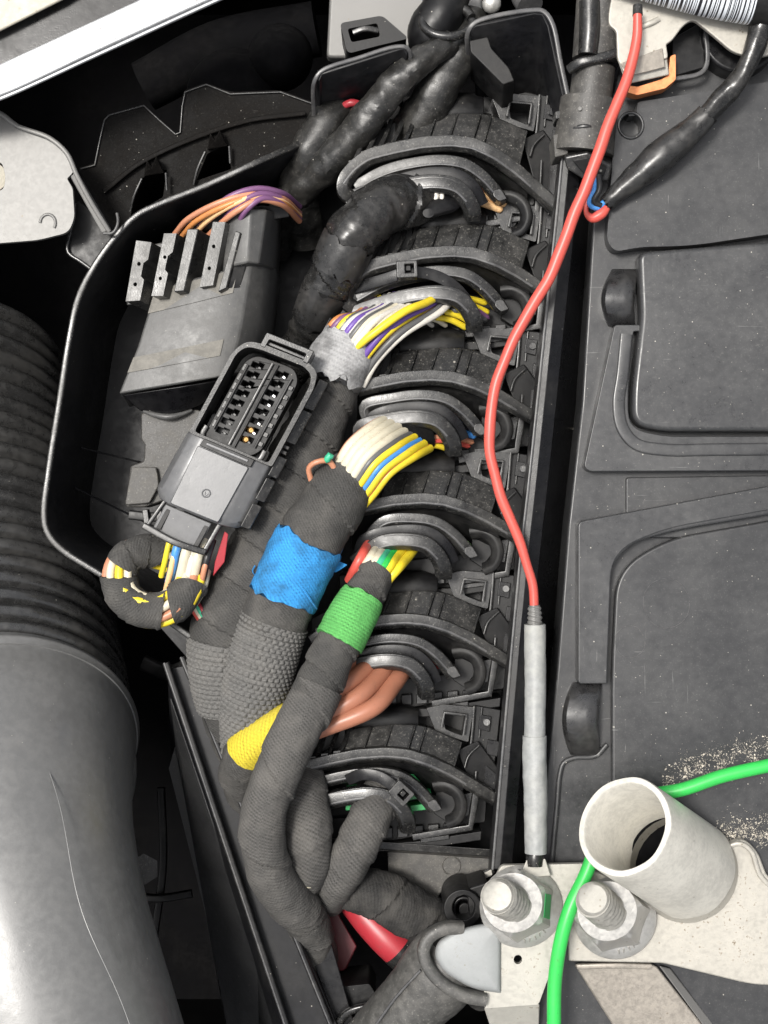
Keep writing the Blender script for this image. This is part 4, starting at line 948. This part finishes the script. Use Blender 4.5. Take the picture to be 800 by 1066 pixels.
sweep('arm', M['black'], [(150, 690, -300), (175, 700, -290), (200, 690, -260), (212, 680, -250)], rrect(16, 12, 4), t)
sweep('bar', M['black'], [(120, 930, -380), (165, 935, -370), (200, 930, -370)], rrect(8, 8, 2), t)
sweep('bar', M['black'], [(168, 820, -380), (170, 900, -380), (160, 980, -380)], rrect(8, 8, 2), t)
tube('bolt_head', M['conn'], [(150, 905, -400, 16), (150, 905, -380, 16)], t, seg=6)

# ================================================================== TOP LEFT BODYWORK
t = thing('sill_trim', 'bright alloy trim strip with black channel across the top left corner', 'trim', (80, 40, -40))
hull('alloy_strip', M['alloy'], [[(-60, 92, 44), (-60, 124, 36), (8, 102, 36), (250, -8, 36), (250, -45, 44), (145, 0, 44), (0, 67, 44)], [(-60, 92, 10), (-60, 124, 10), (8, 102, 10), (250, -8, 10), (250, -45, 10), (145, 0, 10), (0, 67, 10)]], t, bev=2.5)
sweep('strip_bead', M['alloy'], [(-30, 108, 40), (10, 94, 40), (100, 52, 40), (240, -12, 40)], rrect(4, 5, 1.8), t)
sweep('strip_bead', M['alloy'], [(-30, 114, 38), (10, 99, 38), (100, 58, 38), (240, -6, 38)], rrect(3, 4, 1.2), t)
hull('black_channel', M['blackgloss'], [[(-60, 56, 36), (0, 31, 36), (70, -4, 36), (150, -45, 36), (250, -50, 36), (145, 4, 36), (0, 70, 36), (-60, 98, 36)], [(-60, 56, 5), (0, 31, 5), (70, -4, 5), (150, -45, 5), (250, -50, 5), (145, 4, 5), (0, 70, 5), (-60, 98, 5)]], t, bev=1)
hull('cream_panel', M['cream'], [[(-60, -40, 52), (130, -40, 52), (66, 0, 50), (0, 33, 50), (-60, 60, 50)], [(-60, -40, 10), (130, -40, 10), (66, 0, 10), (0, 33, 10), (-60, 60, 10)]], t, bev=3)
t = thing('steel_bracket', 'pale grey pressed steel bracket with curled edge at the left side', 'bracket', (40, 190, -100))
prism('plate', M['steel'], fillet([(-60, 100, 4), (2, 117, 6), (18, 130, 14), (52, 143, 20), (70, 160, 12), (78, 178, 8), (70, 186, 2), (76, 196, 3), (78, 226, 6), (72, 242, 8), (40, 250, 8), (-60, 258, 4)], 6), -30, -36, t, bev=2.2, seg=3, holes=[fillet([(-14, 172), (2, 168), (6, 184), (4, 198), (-14, 200)], 6)])
sweep('rolled_edge', M['steel'], [(-40, 103, -28), (2, 119, -27), (18, 131, -27), (52, 144, -27), (70, 160, -28), (80, 182, -32), (96, 212, -40), (114, 241, -50)], rrect(5, 6, 2), t)
hull('side_flange', M['steel'], [[(72, 182, -32), (80, 180, -32), (116, 240, -50), (106, 243, -50)], [(76, 184, -48), (83, 182, -48), (116, 238, -64), (108, 240, -64)]], t, bev=1.5)
tube('wire_hook', M['rimgrey'], [(108, 243, -46, 1.6), (118, 242, -44, 1.6), (123, 232, -44, 1.6), (122, 222, -46, 1.6)], t, seg=8)
tube('pressed_dimple', M['steel'], [(50+8*math.cos(a), 232+9*math.sin(a), -29.5, 1.6) for a in [math.pi+i*math.pi/10 for i in range(13)]], t, seg=8)
tube('yellow_sticker', M['cream'], [(-8, 184, -36, 15), (-8, 184, -29, 15)], t, seg=24, step=4)
t = thing('retaining_clip', 'black plastic retaining clip under the steel bracket tip', 'clip', (95, 245, -140))
prism('body', M['black'], fillet([(74, 240, 4), (80, 208, 3), (92, 216, 3), (120, 243, 3), (106, 274, 5), (98, 283, 4), (70, 264, 5)], 3), -70, -120, t, bev=3, seg=3)
sweep('lip', M['conn'], [(79, 212, -66), (74, 240, -66), (71, 262, -66), (84, 272, -66), (98, 282, -66)], rrect(3.5, 5, 1.4), t)
# notched shroud and dim rounded housings behind it
t = thing('notched_shroud', 'dark dusty plastic shroud with two notched tabs behind the tray', 'shroud', (200, 170, -260))
out = fillet([(82, 174, 2), (99, 170, 3), (108, 124, 5), (112, 120, 4), (150, 108, 6), (183, 139, 3), (188, 138, 3), (191, 94, 5), (215, 86, 6), (240, 96, 8), (292, 94, 6), (330, 108, 6), (326, 158, 4), (160, 214, 4), (128, 244, 4), (112, 225, 4)], 4)
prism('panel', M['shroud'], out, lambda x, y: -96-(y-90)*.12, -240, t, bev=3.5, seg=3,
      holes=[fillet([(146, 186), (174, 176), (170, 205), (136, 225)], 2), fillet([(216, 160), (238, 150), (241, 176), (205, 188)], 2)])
edge_ = [(84, 175), (99, 171), (104, 146), (109, 124), (114, 119), (150, 109), (166, 124), (183, 139), (188, 137), (190, 110), (193, 95), (215, 87), (240, 97), (292, 95), (328, 108)]
sweep('panel_edge', M['lipgrey'], [(x, y+1, -94.5-(y-90)*.12) for x, y in edge_], rrect(1.6, 2.4, .6), t, sharp=True)
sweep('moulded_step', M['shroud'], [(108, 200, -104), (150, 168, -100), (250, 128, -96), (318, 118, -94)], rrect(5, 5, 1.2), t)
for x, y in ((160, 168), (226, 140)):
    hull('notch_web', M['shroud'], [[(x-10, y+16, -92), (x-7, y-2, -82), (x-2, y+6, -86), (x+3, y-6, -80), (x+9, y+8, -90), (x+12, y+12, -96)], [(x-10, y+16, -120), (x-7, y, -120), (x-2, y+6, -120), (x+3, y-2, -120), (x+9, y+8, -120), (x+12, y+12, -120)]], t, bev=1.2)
    sweep('tab_edge', M['conn'], [(x-12, y+18, -94), (x-20, y+36, -98), (x-24, y+52, -104)], rrect(2.4, 4, .8), t)
    sweep('tab_edge', M['conn'], [(x+13, y+12, -94), (x+14, y+30, -98)], rrect(2.4, 4, .8), t)
def blob(name, mat, c, r, parent, sq=1., ang=0):
    rings = []
    for i in range(1, 12):
        a = math.pi*i/12
        rings.append([(c[0]+r[0]*math.sin(a)*math.cos(b+ang), c[1]+r[1]*math.sin(a)*math.sin(b+ang), c[2]+r[2]*math.cos(a)) for b in [2*math.pi*k/28 for k in range(28)]])
    return hull(name, mat, rings, parent, bev=0, ang=70)
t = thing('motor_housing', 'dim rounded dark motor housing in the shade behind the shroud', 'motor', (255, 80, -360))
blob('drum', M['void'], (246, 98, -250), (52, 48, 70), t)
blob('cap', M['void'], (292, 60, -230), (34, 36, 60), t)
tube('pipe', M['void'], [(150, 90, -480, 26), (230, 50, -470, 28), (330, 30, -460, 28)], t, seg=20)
sweep('strap', M['conn'], [(268, 112, -190), (284, 100, -180), (290, 130, -190)], rrect(8, 3, 1), t)
t = thing('firewall_panel', 'dull grey metal panel behind the cables at the top edge', 'panel', (420, 20, -200))
prism('sheet', M['steel'], fillet([(345, -40), (500, -40), (505, 40), (470, 60), (420, 48), (385, 60), (340, 60)], 6), -130, -150, t, bev=4)
prism('clip_box', M['black'], fillet([(354, 24, 5), (398, 16, 5), (426, 40, 6), (392, 48, 4), (362, 56, 6)], 4), -50, -110, t, bev=3, holes=[fillet([(362, 30), (393, 24), (396, 38), (366, 44)], 3)])
sweep('clip_tooth', M['conn'], [(368, 34, -54), (380, 30, -52), (394, 32, -54)], rrect(6, 5, 1.5), t)
tube('bolt', M['nutm'], [(512, 4, -90, 9), (512, 4, -70, 9), (512, 4, -68, 6)], t, seg=12)
tube('hose_stub', M['rimgrey'], [(546, -4, -80, 14), (552, 6, -70, 14)], t, seg=20)
# ================================================================== TOP RIGHT: sensor plug, bracket, cables
t = thing('sensor_connector', 'dusty black sensor connector standing above the battery corner', 'connector', (615, 110, -60))
def barrel(name, mat, a, b, ra, rb, seg=28, parent=t, step=3): return tube(name, mat, [(*a, ra), ((a[0]+b[0])/2, (a[1]+b[1])/2, (a[2]+b[2])/2, (ra+rb)/2), (*b, rb)], parent, seg=seg, step=step, ang=35)
barrel('barrel', M['dusty'], (626, -10, 6), (620, 62, 2), 25, 24)
tube('inner_tube', M['conn'], [(614, 2, 26, 11), (614, 30, 26, 11), (612, 57, 25, 10)], t, seg=20)
sweep('flange', M['conn'], [(595, 72, 12), (604, 66, 20), (630, 60, 22), (650, 54, 18), (668, 50, 10)], rrect(10, 14, 3), t)
barrel('barrel', M['dusty'], (619, 70, 0), (614, 108, -2), 22, 22)
barrel('skirt', M['dusty'], (614, 104, 0), (607, 160, -4), 30, 32)
tube('skirt_ring', M['conn'], [(586+q*8.2, 142-3*math.sin(q*math.pi/6)*4+q*.6, 10+16*math.sin(q*math.pi/6), 3.5) for q in range(7)], t, seg=10)
hull('end_collar', M['conn'], [[(587, 163, 16), (612, 158, 24), (638, 172, 20), (634, 190, 12), (606, 186, 14), (590, 176, 12)], [(587, 150, -30), (612, 145, -30), (638, 160, -30), (634, 180, -30), (606, 178, -30), (590, 166, -30)]], t, bev=3)
hull('end_socket', M['black'], [[(596, 167, 22), (612, 164, 25), (632, 174, 22), (629, 184, 17), (608, 181, 18)], [(597, 168, 12), (612, 165, 12), (631, 174, 12), (628, 183, 12), (608, 180, 12)]], t, bev=1)
prism('latch_lug', M['dusty'], fillet([(576, 140), (590, 138), (592, 160), (578, 164)], 2), 8, -30, t, bev=2)
prism('latch_lug', M['conn'], fillet([(578, 116), (588, 114), (588, 122), (579, 124)], 1.5), 6, -20, t, bev=1)
tube('rivet', M['steel'], [(604, 113, 24, 2.6), (604, 113, 30, 2)], t, seg=10)
hull('label_plate', M['conn'], [[(622, 30, 22), (634, 24, 20), (636, 60, 20), (626, 64, 22)], [(622, 30, 14), (634, 24, 14), (636, 60, 14), (626, 64, 14)]], t, bev=1)
h = thing('sensor_cable', 'black shrink wrapped cable bulging mid way with red and blue wire tips', 'cable', (700, 160, 0))
pth = [(794, -10, 46, 11.5), (791, 30, 46, 11), (784, 55, 44, 10.5), (768, 84, 36, 10.5), (745, 110, 30, 10.5), (724, 132, 26, 12), (704, 149, 24, 14.5), (684, 166, 22, 15.5), (664, 183, 18, 13), (646, 198, 15, 9.5), (632, 211, 12, 7), (626, 216, 11, 5)]
tube('shrink_tube', M['pvc'], pth, h, seg=32, step=2, t0=.0, mod=lambda s, th, r: .9*math.sin(th*2+s*.09)*(1 if s < 190 else .5), wob=.8, t1=.98)
band('shrink_skin', M['shrink_black'], pth, .50, .985, 1.2, h, 3, 32, 1.2)
tube('wire', M['w_blue'], [(622, 180, 14, 3.2), (620, 196, 16, 3), (614, 212, 14, 3), (622, 216, 12, 3.6), (630, 210, 12, 3.4)], h, seg=10, step=2.5)
tube('wire', M['w_red'], [(618, 184, 10, 2.6), (613, 204, 8, 2.6), (611, 222, 8, 3), (617, 227, 10, 5), (627, 222, 12, 5.4), (632, 216, 12, 4)], h, seg=12, step=2.5)
tube('wire', M['w_black'], [(624, 182, 18, 3.4), (624, 198, 18, 3.4), (618, 210, 16, 3), (626, 214, 14, 3)], h, seg=10, step=3)
t = thing('terminal_bracket', 'cream zinc bracket with orange copper edged tab above the battery', 'bracket', (690, 50, 0))
prism('plate', M['lead'], fillet([(634, 14, 4), (640, -20, 2), (830, -20, 2), (830, 40, 4), (800, 60, 14), (765, 56, 10), (742, 36, 16), (722, 20, 12), (712, 26, 14), (700, 42, 6), (694, 46, 2), (696, 60, 3), (650, 76, 3), (643, 60, 3), (642, 32, 4), (634, 26, 4)], 5), 30, 24, t, bev=2.5, seg=3)
hull('front_tab', M['lead'], [[(643, 62, 30), (693, 46, 30), (697, 78, 22), (652, 88, 22)], [(643, 62, 24), (693, 46, 24), (697, 78, 16), (652, 88, 16)]], t, bev=1.5)
hull('tab_fold', M['tan'], [[(646, 66, 32), (690, 50, 32), (693, 70, 29), (654, 80, 29)], [(646, 66, 26), (690, 50, 26), (693, 70, 22), (654, 80, 22)]], t, bev=1)
prism('copper_edge', M['copper'], fillet([(650, 88), (664, 90), (690, 82), (696, 77), (698, 58), (704, 56), (704, 83), (693, 92), (664, 99), (653, 96)], 2), 17, 0, t, bev=2)
sweep('stamped_bead', M['lead'], [(668, 28, 30), (678, 24, 31), (686, 20, 30)], rrect(6, 5, 2), t)
t = thing('clamp_cap', 'round pale metal cap over a dark cylinder at the top right', 'clamp', (775, 40, -20))
prism('cylinder', M['blackgloss'], ell(772, 34, 42, 42, 40), 4, -60, t, bev=4)
sweep('square_frame', M['rimgrey'], [(699, 83, 2), (730, 76, 2), (736, 66, 2), (734, 24, 2)], rrect(5, 5, 1.5), t)
prism('dark_box', M['black'], fillet([(700, 40), (732, 22), (734, 70), (700, 80)], 3), -2, -40, t, bev=2)
h = thing('label_wrapped_tube', 'thick white tube with black barcode stripes crossing the top right corner', 'tube', (740, -6, 30))
bb = NB('barcode_label'); uv = bb.tc('UV'); sx = bb.n('SeparateXYZ'); bb.l(uv, sx.inputs[0])
nz = bb.n('TexNoise', noise_dimensions='1D'); nz.inputs['Scale'].default_value = .62; nz.inputs['Detail'].default_value = 1.; bb.l(sx.outputs[0], nz.inputs['W'])
bar = bb.math('GREATER_THAN', bb.math('ADD', bb.math('MULTIPLY', bb.math('SINE', bb.math('MULTIPLY', sx.outputs[0], 1.35)), .12), nz.outputs['Fac']), .50)
bb.set('Base Color', bb.mix(bar, (.72, .76, .80), (.02, .02, .025))); bb.set('Roughness', .35)
pth = [(640, -34, 46, 24), (700, -20, 50, 27), (760, -8, 52, 29), (850, 2, 52, 30)]
tube('label_sleeve', bb.m, pth, h, seg=48, step=2, t1=.70)
tube('black_sleeve', M['black'], pth, h, seg=48, step=3, t0=.69, dr=.8)
# ---------------------------------------------------------------- red wire with grey sleeve
h = thing('red_wire', 'long red wire curving down into a worn grey shrink sleeve and lug', 'wire', (540, 450, 0))
kink = random.Random(8)
pth = [(664, 14, 52, 4.6), (662, 45, 50, 5.2), (652, 84, 50, 5.8), (634, 130, 50, 6), (616, 178, 48, 6.2), (598, 225, 44, 6.2), (572, 288, 38, 6), (540, 345, 34, 5.8), (518, 394, 32, 5.7), (510, 440, 30, 5.6), (513, 484, 28, 5.5), (527, 530, 26, 5.3), (546, 578, 24, 5.1), (555, 612, 22, 4.9), (556.5, 634, 21, 4.7)]
pth2 = [(s_[0]+kink.gauss(0, .55), s_[1], s_[2], s_[3]+kink.gauss(0, .12)) for s_ in cr(pth, 24)]
pth2[0], pth2[-1] = pth[0], pth[-1]
tube('insulation', M['w_red'], pth2, h, seg=24, step=3)
tube('stripped_end', M['conn'], [(664, 6, 50, 5), (664, 16, 52, 5.4)], h, seg=14)
tube('solder_joint', M['steel'], [(556.5, 630, 21, 6.2), (557, 642, 21, 7.2), (557, 653, 21, 7)], h, seg=24, step=1.2, mod=lambda s, th, r: .9*math.sin(s*1.3+th*2))
tube('grey_sleeve', M['shrink_grey'], [(557, 650, 21, 11.2), (557.5, 700, 20, 11.2), (557, 760, 20, 11), (556.5, 772, 20, 11)], h, seg=28, step=3, wob=.5)
tube('grey_sleeve', M['shrink_grey'], [(556.5, 766, 20, 12.4), (557, 800, 20, 12.6), (558, 850, 20, 12.2), (558, 888, 21, 11.4)], h, seg=28, step=2.5, wob=.9)
tube('crimp', M['conn'], [(558, 884, 21, 8.5), (557, 893, 21, 9.5), (557, 902, 22, 8)], h, seg=20, step=2)
hull('lug', M['zinc'], [[(549, 894, 25), (568, 894, 25), (574, 912, 24), (540, 914, 24)], [(549, 894, 20), (568, 894, 20), (574, 912, 19), (540, 914, 19)]], h, bev=1)
# ================================================================== BATTERY CLAMP
t = thing('terminal_strap', 'bent pale metal strap under the left flange nut', 'bracket', (540, 980, 0))
prism('strap', M['zinc'], fillet([(522, 901, 4), (612, 899, 3), (614, 930, 2), (590, 975, 6), (577, 1002, 8), (561, 1046, 4), (504, 1050, 4), (505, 960, 6), (508, 930, 6)], 4), 12, 5, t, bev=1.8, seg=3, holes=[ell(539.5, 999, 4.4, 4.8, 16)])
hull('bent_end', M['zinc'], [[(504, 1049, 12), (562, 1045, 12), (561, 1080, -14), (516, 1085, -14)], [(504, 1049, 6), (562, 1045, 6), (561, 1080, -20), (516, 1085, -20)]], t, bev=1.5)
t = thing('battery_clamp', 'pale corroded battery clamp with a big hollow tube and flat plate', 'clamp', (700, 930, 0))
prism('plate', M['lead'], fillet([(592, 920, 3), (614, 904, 2), (690, 940, 2), (752, 880, 20), (775, 872, 12), (790, 888, 8), (800, 915, 10), (830, 926, 4), (830, 1024, 4), (790, 1027, 20), (715, 1009, 20), (690, 1003, 4), (592, 1001, 3)], 6), 6, -4, t, bev=2.5, seg=3)
sweep('plate_ridge', M['lead'], [(752, 884, 8), (770, 878, 10), (782, 886, 10), (792, 912, 8), (812, 930, 6)], rrect(5, 6, 2), t)
def circ(c, ax, r, n=56):
    ax = ax.normalized(); s = ax.cross(Vector((0, 1, .2))).normalized(); q = ax.cross(s)
    return [c+(s*math.cos(2*math.pi*k/n)+q*math.sin(2*math.pi*k/n))*r for k in range(n)]
c0 = P(650, 860, 112); c1 = P(716, 904, 4); ax = c0-c1
def ring3(bm, pts, wobk=0): return [bm.verts.new(p) for p in pts]
bm = bmesh.new(); k0 = (D-112)/D*U
prof_ = [(0, 56), (.985, 53), (1.0, 52), (1.0, 46.5), (.985, 45), (0, 47)]
rr_ = []
for f, r_ in prof_:
    pts = circ(c1.lerp(c0, f), ax, r_*k0)
    pts = [p+(p-c1.lerp(c0, f)).normalized()*noise.noise(p*120)*1.1*U+ax.normalized()*noise.noise(p*90)*2*U*(f > .9) for p in pts]
    rr_.append(ring3(bm, pts))
for a, b in zip(rr_, rr_[1:]+rr_[:1]):
    for k in range(56): bm.faces.new((a[k], a[(k+1) % 56], b[(k+1) % 56], b[k]))
link('tube', bm, M['tube_metal'], t, bev=0, ang=50)
prism('dark_hole_disc', M['void'], ell(708, 899, 55, 50, 40), 9, 5, t, bev=0)  # black disc paints the darkness of the tube's open bottom
hull('weld_skirt', M['lead'], [[(c.x/((D-30)/D*U)+CX, CY-c.y/((D-30)/D*U), 30) for c in circ(P(706, 900, 30), Vector((-.2, .15, 1)), 54*k0, 32)], [(c.x/((D-5)/D*U)+CX, CY-c.y/((D-5)/D*U), 4) for c in circ(P(716, 908, 4), Vector((0, 0, 1)), 58*k0, 32)]], t, bev=0, cap=(False, False))
t = thing('folded_bracket', 'tan folded sheet metal bracket below the clamp plate', 'bracket', (670, 1035, -40))
hull('top_face', M['tan'], [[(598, 1004, -8), (606, 1002, -6), (676, 1002, -6), (684, 1006, -8), (738, 1075, -14), (646, 1080, -14)], [(598, 1004, -24), (606, 1002, -24), (676, 1002, -24), (684, 1006, -24), (738, 1075, -30), (646, 1080, -30)]], t, bev=2.5, seg=3)
hull('side_face', M['steel'], [[(686, 1005, -10), (698, 1008, -16), (752, 1078, -24), (740, 1078, -16)], [(686, 1005, -40), (698, 1008, -40), (752, 1078, -50), (740, 1078, -46)]], t, bev=1.5)
sweep('top_fold', M['tan'], [(601, 1006, -5), (640, 1005, -3), (678, 1006, -5)], rrect(6, 5, 2), t)
def flange_nut(label, c, top, tint=None, rot=0.):
    n = thing('flange_nut', label, 'nut', (c[0], c[1], 10), 'flange nuts of the clamp')
    b = Vector((c[0], c[1])); d = Vector(top)-b
    at = lambda f: (b.x+d.x*f, b.y+d.y*f)
    def rg(f, r, h, m=48, hexa=False, a0=0):
        x, y = at(f); out = []
        for k in range(m):
            a = 2*math.pi*k/m+a0
            q = r
            if hexa:
                s = ((a-rot) % (math.pi/3))-math.pi/6
                q = r*.885/math.cos(s)
            out.append((x+q*math.cos(a), y+q*math.sin(a), h))
        return out
    hull('flange', M['nutm'], [rg(0, 43, 12), rg(.02, 43, 17), rg(.05, 40.5, 20), rg(.12, 33, 26)], n, bev=0, ang=30)
    hull('hex', M['nutm'], [rg(.05, 38, 20, 96, True), rg(.34, 35.5, 48, 96, True), rg(.38, 31.0, 52, 96, False), rg(.39, 22, 52.5, 96)], n, bev=0, ang=24)
    # threaded stud
    x0, y0 = at(.32); x1, y1 = at(1.); S0 = (x0, y0, 44); S1 = (x1, y1, 82)
    thr = lambda s, th, r: 2.6*abs((((s-th*7.5/(2*math.pi))/7.5) % 1)*2-1)-2.2
    tube('stud', M['stud'], [(*S0, 19.5), ((x0+x1)/2, (y0+y1)/2, 64, 19.5), (*S1, 19.5)], n, seg=40, step=1., mod=thr, ang=30)
    tube('stud_tip', M['stud'], [(x1-d.x*.02, y1-d.y*.02, 80, 18.0), (x1, y1, 84, 17.5), (x1+d.x*.02, y1+d.y*.02, 86, 14.5)], n, seg=40, step=1.5, ang=30)
    if tint:
        a0, a1 = tint
        P0 = []
        for f, h in ((.12, 25), (.42, 46)):
            x, y = at(f)
            for a in (a0, a1): P0.append((x+33.9*math.cos(a), y+33.9*math.sin(a), h))
    # stamped grade marks on the flange
    for k in range(5):
        a = math.radians(46+k*9); x, y = at(.07)
        sweep('stamp_mark', M['stud'], [(x+34.5*math.cos(a), y+34.5*math.sin(a), 24.5), (x+38.5*math.cos(a+.03*(k % 2)), y+38.5*math.sin(a), 22)], rrect(1.4, 1.6, .4), n, step=2)
    return n, rg
n1, rg1 = flange_nut('weathered flange nut with a green paint mark, left of the clamp tube', (543, 944), (519, 933), rot=-.44)
n2, _ = flange_nut('weathered flange nut half under the clamp tube, right of the green cable', (641, 956), (618, 936), rot=-.20)
# painted inspection stripe on one facet of the left nut
def fac(tg, q, d=0.): f = .05+.29*q; r = 33.7-q*2.2+d; a = .084; return (543-24*f+r*math.cos(a)-tg*math.sin(a), 944-11*f+r*math.sin(a)+tg*math.cos(a), 20+q*28)
hull('paint_mark', M['w_clip'], [[fac(-14, .3, .5), fac(12, .25, .5), fac(12, .9, .5), fac(-13, .93, .5)], [fac(-14, .3, -1.5), fac(12, .25, -1.5), fac(12, .9, -1.5), fac(-13, .93, -1.5)]], n1, bev=.4)
# ---------------------------------------------------------------- boot
t = thing('cable_boot', 'grey rubber cable boot with a flattened metal lug at the bottom', 'cable boot', (440, 1020, -60))
bp_ = [(376, 1110, -70, 38), (408, 1070, -54, 37), (436, 1038, -40, 38), (463, 1006, -30, 42), (475, 991, -28, 39)]
tube('boot', M['boot'], bp_, t, seg=48, step=2.5, wob=1.2)
sweep('boot_seam', M['rimgrey'], [(392, 1066, -14), (414, 1036, -3), (438, 1010, 6)], rrect(2.4, 3, .8), t)
lo = fillet([(455, 980, 12), (474, 968, 10), (500, 962, 6), (522, 960, 2), (522, 1034, 2), (492, 1030, 16), (462, 1012, 16), (452, 996, 12)], 8, 6)
hull('lug', M['lug_metal'], [[(494+(x-494)*f, 996+(y-996)*f, hh) for x, y in lo] for f, hh in ((1., 2), (1., 12), (.97, 16), (.92, 19), (.84, 20.6), (.5, 21.6), (.1, 22))], t, bev=0, ang=70)
sweep('boot_lip', M['boot'], [(482, 966, 12), (464, 966, 14), (448, 974, 14), (441, 990, 14), (447, 1008, 14), (462, 1024, 14), (484, 1036, 14), (506, 1040, 13)], rrect(13, 18, 5), t)
# ---------------------------------------------------------------- green cable
h = thing('green_cable', 'bright green cable snaking behind the hollow clamp tube and past the nuts', 'cable', (600, 940, 10))
tube('insulation', M['w_green'], [(850, 786, 40, 7), (800, 797, 42, 7), (752, 808, 42, 7), (710, 822, 40, 7), (676, 828, 36, 7), (648, 838, 34, 7), (628, 864, 34, 7), (611, 908, 40, 7.2), (594, 945, 46, 7.4), (584, 980, 46, 7.4), (578, 1020, 42, 7.4), (577, 1066, 40, 7.4), (578, 1110, 36, 7.4)], h, seg=28, step=3)
